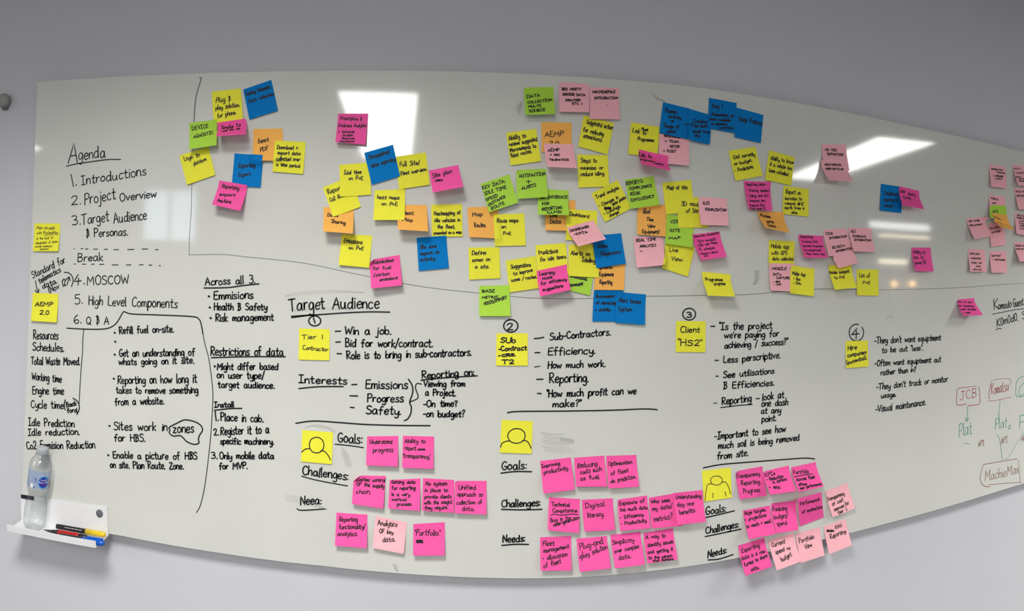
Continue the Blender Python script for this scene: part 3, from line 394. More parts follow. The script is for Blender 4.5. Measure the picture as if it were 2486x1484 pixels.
["p","hot pink sticky note reading Portfolio with a blacked out word below it",[-20,819,54,826,56,754,-18,751],[0,16,16],1.9,0,[["\"Portfolio.\"",4,38,86,41,19]],[[[11,60],[12,54],[13,61],[14,52],[15,61],[16,54],[18,60],[19,54],[20,61],[21,52],[22,62],[23,54],[24,60],[25,54],[26,62],[27,52],[28,62],[29,54],[30,60]],[[10,60],[11,52],[13,62],[14,51],[16,62],[17,52],[19,61],[20,52],[22,62],[23,51],[25,62],[26,53],[28,61],[29,53],[31,63]]]],
["p","hot pink sticky note reading Improving productivity",[277,972,352,979,361,906,285,899],[0,16,16],1.9,0,[["Improving",3,23,62,19,11],["productivity.",8,43,88,37,13]],[]],
["p","hot pink sticky note reading Reducing costs such as fuel",[360,978,435,981,441,910,364,913],[0,16,16],1.9,0,[["Reducing",9,38,74,32,17],["costs such",16,58,87,49,14],["as fuel.",14,80,78,74,15]],[]],
["p","hot pink sticky note reading Optimisation of fleet via prediction",[440,980,517,979,521,906,444,906],[0,19,18],1.9,0,[["Optimisation",6,32,84,28,13],["of fleet",11,62,70,54,13],["via prediction.",7,85,92,74,13]],[]],
["p","hot pink sticky note reading Technical Compitance, with a wavy underline",[302,885,378,878,374,803,298,812],[0,18,16],1.9,0,[["Technical",9,28,67,25,12],["Compitance:",13,47,93,40,11],["Buy in for",8,76,74,63,12],["older-generation",18,87,102,60,10]],[[[8,56],[19,51],[37,53],[56,50],[75,47],[95,48]]]],
["p","hot pink sticky note reading Digital literacy",[382,876,460,876,464,804,388,805],[0,16,16],1.9,0,[["Digital",10,28,72,25,15],["literacy.",15,58,67,55,15]],[]],
["p","hot pink sticky note reading Exposure of too much data",[472,872,548,877,555,801,477,801],[0,16,16],1.9,0.12,[["Exposure of",4,20,88,21,13],["too much data",6,40,97,42,12],["- Efficiency.",3,64,83,61,11],["- Productivity.",4,84,90,80,11]],[]],
["p","hot pink sticky note reading Who sees my data / metrics?",[553,871,630,877,637,799,558,800],[0,16,16],1.9,0,[["Who sees",6,21,70,23,13],["my data/",8,45,77,43,14],["metrics?",10,79,72,76,16]],[]],
["p","hot pink sticky note reading Understanding day one benefits",[616,878,697,878,699,805,621,807],[0,24,28],1.9,0,[["Understanding",8,21,94,25,13],["day one",9,46,66,46,13],["benefits.",13,71,69,67,13]],[]],
["y","yellow sticky note with drawn person with arms, rightmost of the three",[694,927,775,928,779,851,701,849],[0,3,3],1.8,0,[],[[[59,25],[53,23],[47,22],[41,22],[35,24],[31,27],[28,31],[28,36],[29,41],[32,45],[37,49],[43,51],[49,52],[56,51],[61,50],[65,46],[68,42],[69,38],[67,33],[64,28],[59,25]],[[30,46],[18,46],[11,60],[2,98]],[[68,45],[80,46],[91,67],[95,87]],[[33,76],[32,91]],[[75,77],[78,84],[79,93]]]],
["p","hot pink sticky note reading Fleet management - allocation of fleet",[283,790,359,790,359,714,284,717],[0,16,16],1.9,0,[["Fleet",8,27,45,27,15],["management",11,48,93,36,13],["- allocation",7,71,87,59,13],["of fleet",10,92,66,78,13]],[]],
["p","hot pink sticky note reading Plug-and-play solution",[372,783,448,785,456,713,379,710],[0,17,18],1.9,0,[["Plug-and",8,37,86,23,19],["-play solution",4,64,97,40,16]],[]],
["p","hot pink sticky note reading Simplicity over complex data",[457,787,534,789,540,718,464,716],[0,26,27],1.9,0,[["Simplicity",2,32,74,30,14],["over complex",5,57,89,51,12],["data.",16,78,57,76,13]],[]],
["p","hot pink sticky note reading A way to identify issues and getting it to the person",[541,785,619,790,628,717,549,716],[0,18,16],1.9,0,[["A way to",6,21,72,26,13],["identify issues",9,49,94,48,13],["and getting it",6,71,90,71,11],["to the person",6,88,84,90,10],["that matters.",19,97,87,99,7]],[]],
["p","hot pink sticky note reading Transparency, Reporting, Progress",[788,917,868,922,875,848,796,848],[0,17,16],1.9,0.2,[[".Transparency",-2,26,87,29,15],[". Reporting.",2,51,85,57,15],[". Progress.",5,81,79,84,15]],[]],
["p","hot pink sticky note reading KPIs - Reduction in carbon - etc",[870,908,949,915,952,856,869,860],[0,39,48],1.9,0.2,[["KPIs",5,27,44,27,15],["- Reduction",7,47,71,44,12],["in carbon.",26,61,82,56,11],["- etc.",6,78,47,82,12]],[]],
["p","hot pink sticky note reading Portfolio Across their sites, underlined heading",[957,909,1035,914,1039,856,958,854],[0,40,42],1.9,0,[["Portfolio",4,33,64,40,17],["Across their",7,61,81,64,13],["sites.",9,78,42,82,10],["view performance",7,93,94,91,9]],[[[4,43],[41,44],[75,46]]]],
["p","hot pink sticky note reading Exporting data in a raw format to share data",[802,723,879,732,891,664,813,653],[0,28,27],1.9,0,[["Exporting",8,28,76,28,15],["data in a raw",3,51,91,51,13],["format to share",6,73,94,66,12],["data.",24,92,53,92,11]],[]],
["p","hot pink sticky note reading Huge targets + projections to reach + meet",[814,812,893,815,899,748,820,746],[0,29,28],1.9,0,[["Huge targets",4,18,82,18,13],["+ projections",0,41,82,37,13],["to reach + meet.",1,64,95,60,12]],[]],
["p","hot pink sticky note reading Predicting budget / spend",[897,820,975,817,972,744,899,749],[0,21,28],1.9,0,[["Predicting",4,29,62,30,15],["budget/",4,54,62,56,15],["spend.",12,78,56,76,14]],[]],
["p","hot pink sticky note reading Performance of contractors, darker, bulging at the top",[966,829,1042,836,1064,758,987,746],[22,2,2],1.9,0,[["Performance",8,27,90,30,15],["of contractors.",13,57,101,63,14]],[]],
["l","pale pink sticky note reading Transparency of cost overruns",[1069,828,1144,841,1160,771,1085,758],[0,19,17],1.9,0,[["Transparency",-1,39,75,41,15],["of cost",13,63,63,59,14],["overruns for",14,83,81,78,13],["tier 1.",26,97,66,95,12]],[]],
["l","pale pink sticky note reading ESG Reporting, with a crossed out word, over the board edge",[1067,731,1141,739,1153,667,1077,657],[0,17,15],1.9,0,[["ESG",47,22,77,23,10],["Reporting.",19,52,90,49,15]],[[[9,23],[13,16],[13,25],[17,16],[17,27],[21,19],[22,26],[26,20],[26,29],[31,20],[30,31],[34,23],[35,30],[39,24],[39,33]],[[10,17],[11,21],[14,20],[17,20],[19,21],[21,23],[24,21],[26,25],[29,24],[31,24],[34,25],[36,28],[39,25]]]],
["l","pale pink sticky note reading Current Spend vs budget",[892,723,970,731,979,661,903,653],[0,28,32],1.9,0,[["Current",7,28,60,29,15],["spend vs",15,52,73,52,13],["budget.",26,80,73,73,14]],[]],
["l","pale pink sticky note reading Portfolio View, over the board edge",[976,727,1054,732,1060,659,983,653],[0,19,20],1.9,0,[["Portfolio",9,36,71,35,16],["View",28,62,58,59,15]],[]],
]
WRITING = [  # part name, label, ink, pen (mm), lines (text,x0,z0,x1,z1,cap mm), strokes (width,[x,z...])
["agenda_writing","black handwritten agenda list with dashed break","k",3.0,[["A",-960.1,1672.3,-931.3,1673.8,51.4],["genda",-927.7,1681.6,-846.6,1687.3,30.4],["1.",-945.6,1608.1,-931.5,1613.7,31.9],["Introductions",-915.9,1613.5,-725.9,1638.1,25.4],["2.",-946.2,1558.0,-916.4,1561.5,25.0],["Project",-904.7,1559.2,-811.2,1575.1,30.1],["Overview",-798.7,1569.7,-694.3,1579.9,20.6],["3.",-940.0,1503.4,-914.2,1507.2,24.5],["Target",-910.2,1506.1,-828.5,1516.4,28.0],["Audience",-813.5,1511.1,-719.0,1522.6,27.3],["& Personas.",-896.0,1471.5,-772.1,1480.2,21.7],["Break",-919.1,1405.2,-841.7,1410.7,21.3],["4.",-928.3,1343.5,-896.0,1346.5,26.0],["MOSCOW",-887.0,1343.6,-763.5,1354.0,23.2],["5.",-923.4,1289.3,-899.0,1292.2,25.3],["High Level Components",-881.0,1290.1,-626.0,1299.9,25.0],["6.",-923.9,1235.8,-900.7,1239.0,23.7],["Q & A",-885.7,1238.0,-817.5,1242.6,20.5]],[[1.0,[-965.1,1665.6,-931.2,1671.5,-887.7,1676.0,-837.6,1680.4,-800.7,1679.6]],[0.8,[-932.7,1439.2,-930.9,1439.5]],[0.8,[-910.2,1440.6,-903.7,1441.1]],[0.8,[-896.0,1440.0,-888.3,1440.5]],[0.8,[-871.8,1440.4,-859.2,1441.0]],[0.8,[-839.2,1441.0,-829.2,1441.6]],[0.8,[-810.7,1441.1,-797.3,1441.8]],[0.8,[-770.6,1442.9,-752.6,1443.8]],[0.8,[-728.9,1445.7,-712.5,1446.4]],[0.8,[-691.4,1445.2,-684.4,1445.7]],[0.8,[-930.0,1397.7,-925.3,1398.1]],[0.8,[-904.6,1398.6,-893.1,1399.3]],[0.8,[-877.0,1399.8,-867.7,1400.5]],[0.8,[-851.8,1400.5,-838.8,1401.3]],[0.8,[-814.0,1400.6,-796.4,1401.6]],[0.8,[-773.1,1402.4,-759.4,1403.2]],[0.8,[-735.6,1404.3,-724.5,1405.0]],[0.8,[-708.0,1404.8,-699.6,1405.4]],[0.8,[-679.3,1404.5,-676.3,1404.9]]]],
["standard_writing","black slanted handwriting reading Standard for telematics data, with arrows","k",3.0,[["Standard for",-1062.5,1351.9,-956.9,1401.3,19.7],["telematics",-1039.6,1338.0,-970.5,1375.4,15.8],["data.",-1027.9,1323.5,-981.2,1343.8,15.7],["(Nov 12",-1005.6,1313.3,-951.7,1338.7,17.2]],[[1.0,[-949.2,1341.1,-946.4,1351.5,-944.2,1361.9]],[1.0,[-954.9,1352.2,-944.2,1361.9,-940.4,1351.9]],[1.0,[-959.8,1373.7,-946.5,1373.2,-934.3,1363.6,-931.1,1350.1,-935.8,1336.2]],[1.0,[-1052.4,1345.4,-1048.9,1329.2,-1042.0,1308.6]],[1.0,[-1052.7,1318.4,-1041.9,1308.1,-1040.9,1322.7]]]],
["resource_writing","black handwritten resource list with a vertical rule at its right","k",3.5,[["Resources",-1052.5,1180.3,-972.1,1187.4,24.4],["Schedules.",-1054.0,1148.4,-952.2,1156.2,22.0],["Total Waste Moved.",-1057.9,1107.8,-901.2,1125.5,21.8],["Working time",-1053.3,1066.0,-956.6,1070.8,20.8],["Engine time",-1050.2,1025.2,-947.3,1038.8,22.0],["Cycle time(",-1052.8,985.9,-940.5,1000.9,21.9],["Back",-938.1,1005.8,-907.0,1014.9,12.5],["ford.",-934.8,990.3,-901.2,997.7,12.4],["Idle Prediction",-1059.0,934.1,-911.1,955.3,20.2],["Idle reduction.",-1059.3,905.7,-894.8,937.6,19.5],["Co2 Emmision Reduction",-1061.9,867.8,-845.3,909.2,21.0]],[[1.0,[-918.2,1032.6,-904.9,1026.6,-897.9,1014.0,-898.8,1002.5,-904.7,990.3]],[0.7,[-892.4,1224.6,-894.5,1195.1,-893.8,1165.8,-896.7,1109.0,-898.2,1052.4,-898.9,1018.4]]]],
["site_writing","black handwritten list on refilling fuel and sites, inside a drawn outline","k",3.5,[["Refill fuel on-site.",-786.0,1220.6,-633.8,1237.4,18.3],["Get an understanding of",-783.6,1160.5,-574.3,1183.2,19.2],["whats going on it site.",-783.9,1138.5,-575.8,1163.2,17.5],["Reporting on how long it",-785.6,1088.9,-566.2,1115.9,21.3],["takes to remove something",-788.2,1063.3,-561.8,1089.1,17.5],["from a website.",-790.6,1031.1,-652.8,1051.6,19.4],["Sites work in",-791.7,966.4,-641.0,984.3,21.5],["zones",-625.0,982.2,-569.1,989.2,24.1],["for H§S.",-789.3,937.1,-701.1,949.3,18.4],["Enable a picture of H§S",-791.2,891.6,-557.7,923.7,18.1],["on site. Plan Route. Zone.",-798.7,865.0,-593.3,893.6,18.2]],[[0.95,[-945.6,1221.4,-887.2,1223.9,-831.9,1229.2,-807.5,1237.9,-792.1,1252.4,-777.3,1277.6,-770.1,1278.6,-750.7,1275.2,-677.8,1277.9,-587.0,1280.3,-566.8,1275.4,-559.6,1261.2,-554.3,1238.6]],[0.62,[-554.3,1238.6,-547.8,1212.6,-536.6,1178.1,-527.0,1126.9,-522.1,1085.8,-523.0,1023.4,-524.6,980.1,-528.9,921.3,-535.3,858.0,-544.5,810.8,-554.7,790.4]],[1.7,[-800.0,1222.0,-799.0,1221.7]],[1.7,[-797.3,1198.7,-796.3,1198.3]],[1.7,[-797.7,1164.5,-796.7,1164.2]],[1.7,[-797.6,1100.7,-796.6,1100.3]],[1.7,[-805.3,974.7,-804.3,974.5]],[1.0,[-632.4,997.1,-614.6,1007.8,-594.8,1018.3,-570.1,1017.4,-552.1,1010.1,-546.2,998.3,-553.4,984.9,-556.3,974.1,-554.8,964.9,-567.9,960.0,-585.9,964.0,-597.5,973.0,-606.7,977.1,-624.6,973.7,-635.2,980.8,-633.2,987.5,-636.8,992.3,-632.4,997.1]],[1.7,[-805.9,896.9,-804.9,896.6]]]],
["across_writing","black underlined handwriting reading Across all 3, with three bullets","k",3.5,[["Across all 3.",-553.0,1360.2,-425.3,1372.6,19.0],["Emmisions",-529.8,1326.1,-428.1,1334.7,20.2],["Health § Safety",-527.7,1300.2,-392.4,1308.0,16.8],["Risk management",-522.3,1272.5,-374.8,1283.6,18.8]],[[1.0,[-556.1,1353.8,-496.3,1357.9,-453.6,1365.2,-414.7,1371.1]],[1.7,[-542.6,1333.7,-541.7,1333.3]],[1.7,[-539.3,1306.1,-538.4,1305.8]],[1.7,[-536.1,1279.9,-535.2,1279.5]]]],
["restrictions_writing","black underlined handwriting reading Restrictions of data","k",3.5,[["Restrictions of data",-532.1,1186.6,-347.8,1200.3,20.8],["Might differ based",-513.4,1152.8,-358.9,1165.1,17.4],["on user type/",-513.7,1132.1,-392.4,1140.3,16.8],["target audience.",-509.5,1108.6,-366.6,1119.0,16.3]],[[1.0,[-529.7,1181.1,-436.4,1191.0,-342.5,1197.6]],[1.7,[-520.6,1160.5,-519.8,1160.2]]]],
["install_writing","black underlined handwriting reading Install, three numbered steps","k",3.5,[["Install",-517.4,1058.4,-466.8,1064.5,12.8],["1.",-513.5,1024.6,-505.3,1027.1,21.7],["Place in cab.",-499.9,1027.1,-391.6,1033.9,19.4],["2.",-515.8,989.1,-504.0,991.5,16.1],["Register it to a",-498.6,992.1,-376.0,1009.0,20.0],["specific machinery.",-498.8,969.3,-363.6,982.9,15.3],["3.",-520.8,930.3,-505.0,932.4,15.5],["Only mobile data",-498.5,932.1,-361.3,948.7,16.7],["for MVP.",-498.6,906.3,-427.2,917.1,16.0]],[[1.0,[-517.1,1051.1,-476.3,1059.5,-446.9,1063.0]]]],
["audience_heading","large black underlined heading Target Audience and circled 1","k",3.6,[["Target",-336.3,1308.0,-249.9,1318.4,30.1],["Audience",-230.7,1320.3,-119.8,1325.1,28.8]],[[1.0,[-330.7,1296.2,-264.5,1303.6,-204.2,1310.5,-144.4,1315.8,-93.7,1317.3]],[1.0,[-329.6,1293.2,-284.8,1302.0]],[1.0,[-276.1,1299.9,-280.5,1298.4,-284.1,1295.8,-286.6,1292.5,-287.7,1288.7,-287.3,1284.8,-285.4,1281.3,-282.3,1278.6,-278.2,1276.8,-273.6,1276.2,-268.9,1276.8,-264.7,1278.6,-261.4,1281.4,-259.2,1284.9,-258.5,1288.7,-259.3,1292.5,-261.6,1295.8,-265.0,1298.4,-269.3,1299.9,-273.9,1300.2,-278.5,1299.2]],[1.0,[-276.4,1295.0,-272.3,1283.2]]]],
["contract_writing","black dashed list from Win a job to sub-contractors","k",3.5,[["Win a job.",-199.7,1259.5,-89.2,1264.5,19.4],["Bid for work/contract.",-196.7,1230.8,10.6,1238.7,18.8],["Role is to bring in sub-contractors.",-192.6,1201.2,103.3,1220.8,18.2]],[[1.0,[-222.1,1265.8,-209.6,1267.0]],[1.0,[-220.1,1239.9,-209.5,1241.1]],[1.0,[-216.1,1212.8,-205.7,1213.0]]]],
["interests_writing","black underlined handwriting Interests with a brace beside it","k",3.5,[["Interests",-306.4,1136.9,-190.1,1140.4,18.3],["Emissions",-145.8,1133.2,-44.8,1137.0,20.7],["Progress",-139.7,1101.8,-54.5,1105.0,19.3],["Safety.",-141.7,1073.0,-59.4,1075.2,19.7]],[[1.0,[-305.9,1122.9,-258.2,1130.8,-198.9,1134.9]],[1.0,[-178.0,1140.7,-166.1,1141.8]],[1.0,[-181.5,1113.9,-163.1,1114.4]],[1.0,[-179.7,1086.6,-170.5,1086.2]],[1.0,[-43.6,1159.7,-34.2,1145.3,-32.6,1127.6,-38.8,1106.7,-34.4,1094.0,-35.8,1078.2,-42.3,1066.1,-50.0,1061.8]],[0.8,[-37.8,1106.7,-22.2,1114.2,-19.5,1122.2,-26.1,1139.7,-23.5,1150.6,-12.6,1149.7]]]],
["reporting_writing","black underlined handwriting Reporting on, right of the brace","k",3.5,[["Reporting on:",-12.1,1162.9,111.1,1174.5,16.2],["Viewing from",-7.4,1143.4,90.3,1147.4,14.8],["a Project.",-2.8,1123.8,69.3,1124.1,15.4],["-On time?",-5.8,1096.1,74.1,1099.6,14.8],["-on budget?",-5.0,1072.5,91.7,1075.4,15.4]],[[1.0,[-13.9,1158.9,45.1,1166.8,119.1,1173.3]]]],
["contractor_headings","black rule with headings Goals, Challenges and Needs under Tier 1","k",3.5,[["Goals:",-207.4,1001.9,-149.4,1001.8,23.4],["Challenges:",-290.4,917.2,-179.2,913.6,20.9],["Neea:",-291.8,843.9,-241.2,850.8,19.9]],[[1.0,[-310.2,1038.8,-267.7,1047.8,-207.1,1048.6,-147.0,1048.0,-67.7,1049.7,11.2,1052.3]],[0.8,[-213.3,996.5,-175.1,995.2,-145.1,992.7]],[0.8,[-291.3,913.1,-252.4,906.6,-179.7,899.3]],[0.9,[-299.6,834.0,-288.3,831.2,-231.8,840.1]]]],
["subcontract_writing","black list from Sub-contractors to profit, under circled 2","k",3.5,[["2",186.0,1283.6,200.4,1284.9,16.3],["Sub-Contractors.",291.0,1261.5,440.8,1274.8,16.6],["Efficiency.",286.7,1225.4,403.4,1229.0,18.1],["How much work.",288.2,1193.5,430.6,1197.4,15.7],["Reporting.",293.4,1158.5,388.9,1161.3,22.5],["\"How much profit can we",287.4,1124.6,511.5,1129.7,17.8],["make?\"",303.4,1100.6,373.1,1102.0,16.5]],[[1.0,[192.1,1308.3,187.0,1306.6,182.7,1303.6,179.8,1299.5,178.5,1294.9,179.0,1290.1,181.2,1285.7,184.8,1282.2,189.6,1279.8,195.0,1278.8,200.4,1279.4,205.3,1281.5,209.2,1284.8,211.7,1289.1,212.5,1293.8,211.6,1298.6,209.0,1302.8,205.0,1306.1,200.0,1308.1,194.6,1308.6,189.2,1307.6]],[1.0,[253.4,1264.4,265.5,1265.7,276.0,1267.9]],[1.0,[256.1,1230.7,267.6,1231.2]],[0.7,[256.0,1196.6,269.3,1198.3]],[1.0,[262.3,1167.0,277.2,1167.3]],[1.0,[265.4,1133.3,274.3,1132.9]],[1.0,[194.6,1087.0,222.9,1090.2,324.1,1090.8,448.7,1090.8,534.4,1091.6,568.4,1088.3]]]],
["subcontract_headings","black underlined headings Goals, Challenges and Needs under circled 2","k",3.5,[["Goals:",184.6,950.8,243.5,953.6,20.2],["Challenges:",187.5,863.0,279.7,864.8,17.4],["Needs:",193.1,779.2,246.0,780.4,17.4]],[[1.0,[183.8,943.3,217.7,947.2,256.8,946.5]],[1.0,[187.7,857.7,240.7,856.0,285.0,856.4]],[1.0,[191.3,772.3,223.2,774.5,255.3,773.6]]]],
["client_writing","black list from Is the project to see how much soil, under circled 3","k",3.5,[["3",639.7,1319.4,653.8,1319.8,13.1],["\"Is the project",730.9,1286.9,886.2,1287.8,18.6],["we're paying for",747.0,1264.0,907.2,1266.1,17.6],["achieving / success?\"",747.8,1238.1,936.3,1243.9,16.6],["Less perscriptive.",745.8,1200.4,914.0,1207.5,17.6],["See utilisations",746.5,1161.6,896.0,1166.9,16.5],["§ Efficiencies.",747.3,1133.5,896.9,1134.5,17.6],["Reporting",745.0,1092.8,829.2,1096.5,19.1],["look at",862.7,1096.6,928.7,1100.0,19.0],["one dash",860.7,1080.2,941.0,1078.9,17.9],["at any",860.0,1062.6,919.6,1059.2,16.7],["point.",862.6,1039.5,905.5,1039.4,16.7],["-Important to see how",727.1,1004.2,936.0,1007.6,17.5],["much soil is being removed",738.4,979.8,980.0,979.6,17.2],["from site.",735.7,952.3,824.3,954.0,17.8]],[[1.0,[643.3,1341.8,638.0,1340.2,633.7,1337.3,630.7,1333.3,629.3,1328.8,629.8,1324.0,632.0,1319.6,635.8,1316.0,640.6,1313.5,646.1,1312.4,651.7,1312.9,656.8,1314.9,660.9,1318.1,663.5,1322.3,664.4,1327.0,663.4,1331.7,660.7,1336.0,656.6,1339.3,651.5,1341.4,645.9,1342.1,640.4,1341.1]],[1.0,[707.9,1295.7,718.9,1296.0]],[1.0,[722.0,1208.0,731.4,1207.7]],[1.0,[726.3,1167.1,732.1,1166.8]],[0.7,[721.3,1097.7,730.7,1097.8]],[0.8,[741.6,1085.4,791.7,1087.9,833.2,1088.1]],[1.0,[845.1,1102.5,853.8,1102.5]],[1.0,[697.8,934.2,747.9,938.4,832.1,936.8,932.9,932.8,998.7,929.1,1031.2,923.0]]]],
["client_headings","black underlined headings Goals, Challenges and Needs under circled 3","k",3.5,[["Goals:",707.5,813.5,763.6,815.5,18.8],["Challenges:",708.9,764.6,802.0,770.9,17.2],["Needs:",716.5,703.4,769.1,708.8,18.2]],[[1.0,[708.8,807.0,740.2,809.7,788.7,814.6]],[1.0,[708.0,758.4,753.4,761.2,809.4,764.4]],[1.0,[717.9,697.9,748.3,695.8,788.4,701.7]]]],
["hire_writing","black list on equipment hire under circled 4","k",3.5,[["-They don't want equiptment",1229.7,1234.6,1492.9,1231.9,18.3],["to be out \"less\".",1257.6,1205.7,1418.0,1204.7,16.6],["-Often want equiptment out",1232.7,1167.8,1494.6,1163.0,17.3],["rather than in?",1255.6,1139.7,1391.2,1139.5,15.7],["-They don't track or monitor",1240.7,1097.7,1526.6,1097.7,18.0],["usage.",1258.7,1071.6,1314.2,1071.3,14.9],["-Visual maintenance.",1239.4,1031.6,1434.1,1033.4,20.2]],[[1.0,[1169.9,1292.4,1162.7,1293.4,1155.6,1292.4,1149.2,1289.7,1144.0,1285.3,1140.4,1279.7,1138.7,1273.2,1138.9,1266.4,1141.2,1259.9,1145.2,1254.1,1150.8,1249.5,1157.4,1246.4,1164.5,1245.2,1171.7,1245.8,1178.2,1248.4,1183.6,1252.6,1187.4,1258.2,1189.4,1264.7,1189.3,1271.6,1187.1,1278.2,1183.1,1284.2]],[1.0,[1147.6,1264.0,1164.8,1280.8]],[1.0,[1147.6,1264.0,1173.4,1265.7]],[1.0,[1164.2,1274.1,1163.2,1251.0]]]],
["guest_writing","black underlined handwriting reading Guest at the right edge","k",3.5,[["K",1735.8,1322.4,1759.2,1325.2,36.8],["omodo",1759.2,1324.6,1826.2,1329.8,26.8],["Guest",1836.7,1329.5,1891.4,1335.8,28.6],["K0m0d0. S",1753.0,1264.5,1900.7,1287.0,28.2]],[[0.7,[1729.5,1307.7,1784.9,1313.4,1845.8,1319.8,1896.2,1322.5]],[0.8,[1746.6,1252.2,1760.7,1257.2,1776.0,1255.3]]]],
["red_diagram","red handwritten boxes of the diagram at right","r",2.2,[["JCB",1581.5,1032.7,1656.5,1032.4,28.8],["Komatsu",1728.9,1032.5,1817.6,1036.7,37.4]],[[0.8,[1569.4,1066.5,1576.8,1070.6,1611.0,1070.9,1657.6,1069.7]],[1.0,[1669.5,1068.5,1676.6,1019.0,1670.9,1008.5,1651.2,1007.6,1620.1,1009.2]],[1.0,[1569.4,1066.5,1566.7,1026.3,1578.1,1016.4,1612.3,1015.6]],[1.0,[1729.2,1073.5,1718.5,1039.3,1721.0,1019.3]],[0.6,[1723.8,1078.3,1750.6,1082.7,1823.2,1076.8,1828.9,1055.8]],[0.7,[1713.0,1014.6,1748.1,1010.9,1833.4,1013.0]]]],
["green_diagram","green handwritten arrows and words of the diagram at right","g",2.2,[["Plat",1580.7,911.3,1639.8,914.7,45.1],["Plat",1752.4,911.7,1811.8,909.9,37.4],["2",1818.4,904.5,1831.5,902.5,11.1],["Pl",1875.9,894.1,1926.0,892.2,44.7]],[[1.0,[1917.3,1080.6,1867.5,1072.3,1857.1,1038.0,1864.4,1010.7,1918.8,1008.5]],[1.0,[1917.6,1064.1,1881.6,1044.1,1873.0,1024.4,1882.3,1011.4,1918.5,1022.0]],[1.0,[1619.4,1006.5,1617.7,982.1,1615.5,960.6]],[1.0,[1607.6,971.2,1615.6,957.8,1624.1,970.4]],[0.6,[1776.5,1012.6,1773.0,984.4,1770.2,956.2]],[1.0,[1770.0,964.2,1769.4,954.8,1773.8,948.5]],[0.6,[1603.8,890.2,1634.8,879.8]],[0.7,[1761.2,891.9,1774.1,878.4,1783.4,842.5,1790.7,801.1]],[0.6,[1921.4,892.9,1872.4,850.5,1824.9,806.3,1803.5,800.2]]]],
["brown_diagram","brown handwritten words and box of the diagram at right","n",2.0,[["API",1670.3,865.8,1700.2,867.3,18.1],["API",1783.1,855.5,1817.3,857.5,20.2],["API",1888.2,847.8,1922.3,847.9,17.9],["MachieMax",1706.5,744.7,1878.9,737.2,33.6]],[[1.0,[1868.4,790.0,1798.0,796.1,1732.7,800.1,1707.2,801.8,1695.8,799.6,1688.9,782.1,1683.1,763.0,1687.7,744.8,1700.5,732.1,1715.3,724.7,1732.3,721.9]],[0.8,[1876.7,784.3,1882.3,742.7,1887.8,706.3,1884.3,703.3,1822.2,714.9,1723.7,728.8]]]],
["divider_line","thin dark divider line across the board","d",1.3,[],[[2.3,[-587.7,1883.7,-584.2,1879.4,-591.0,1854.7,-596.6,1829.0,-598.9,1772.8]],[1.0,[-598.9,1772.8,-600.8,1736.4,-598.4,1616.6,-597.7,1569.8,-597.3,1559.4,-599.3,1496.9,-599.6,1476.0,-599.1,1435.4]],[1.0,[-599.1,1435.4,-511.0,1439.7,-447.2,1435.9,-343.4,1429.8,-282.3,1423.1,-211.7,1411.0,-141.0,1398.9,-67.8,1386.9,15.7,1377.2,98.2,1371.1,194.1,1364.1,275.0,1361.2,392.0,1363.6,521.2,1370.8,586.4,1372.7,698.9,1376.1,817.1,1379.1,1024.3,1394.8,1241.3,1393.0,1554.7,1399.0,1783.5,1410.2,1925.0,1413.8]]]],
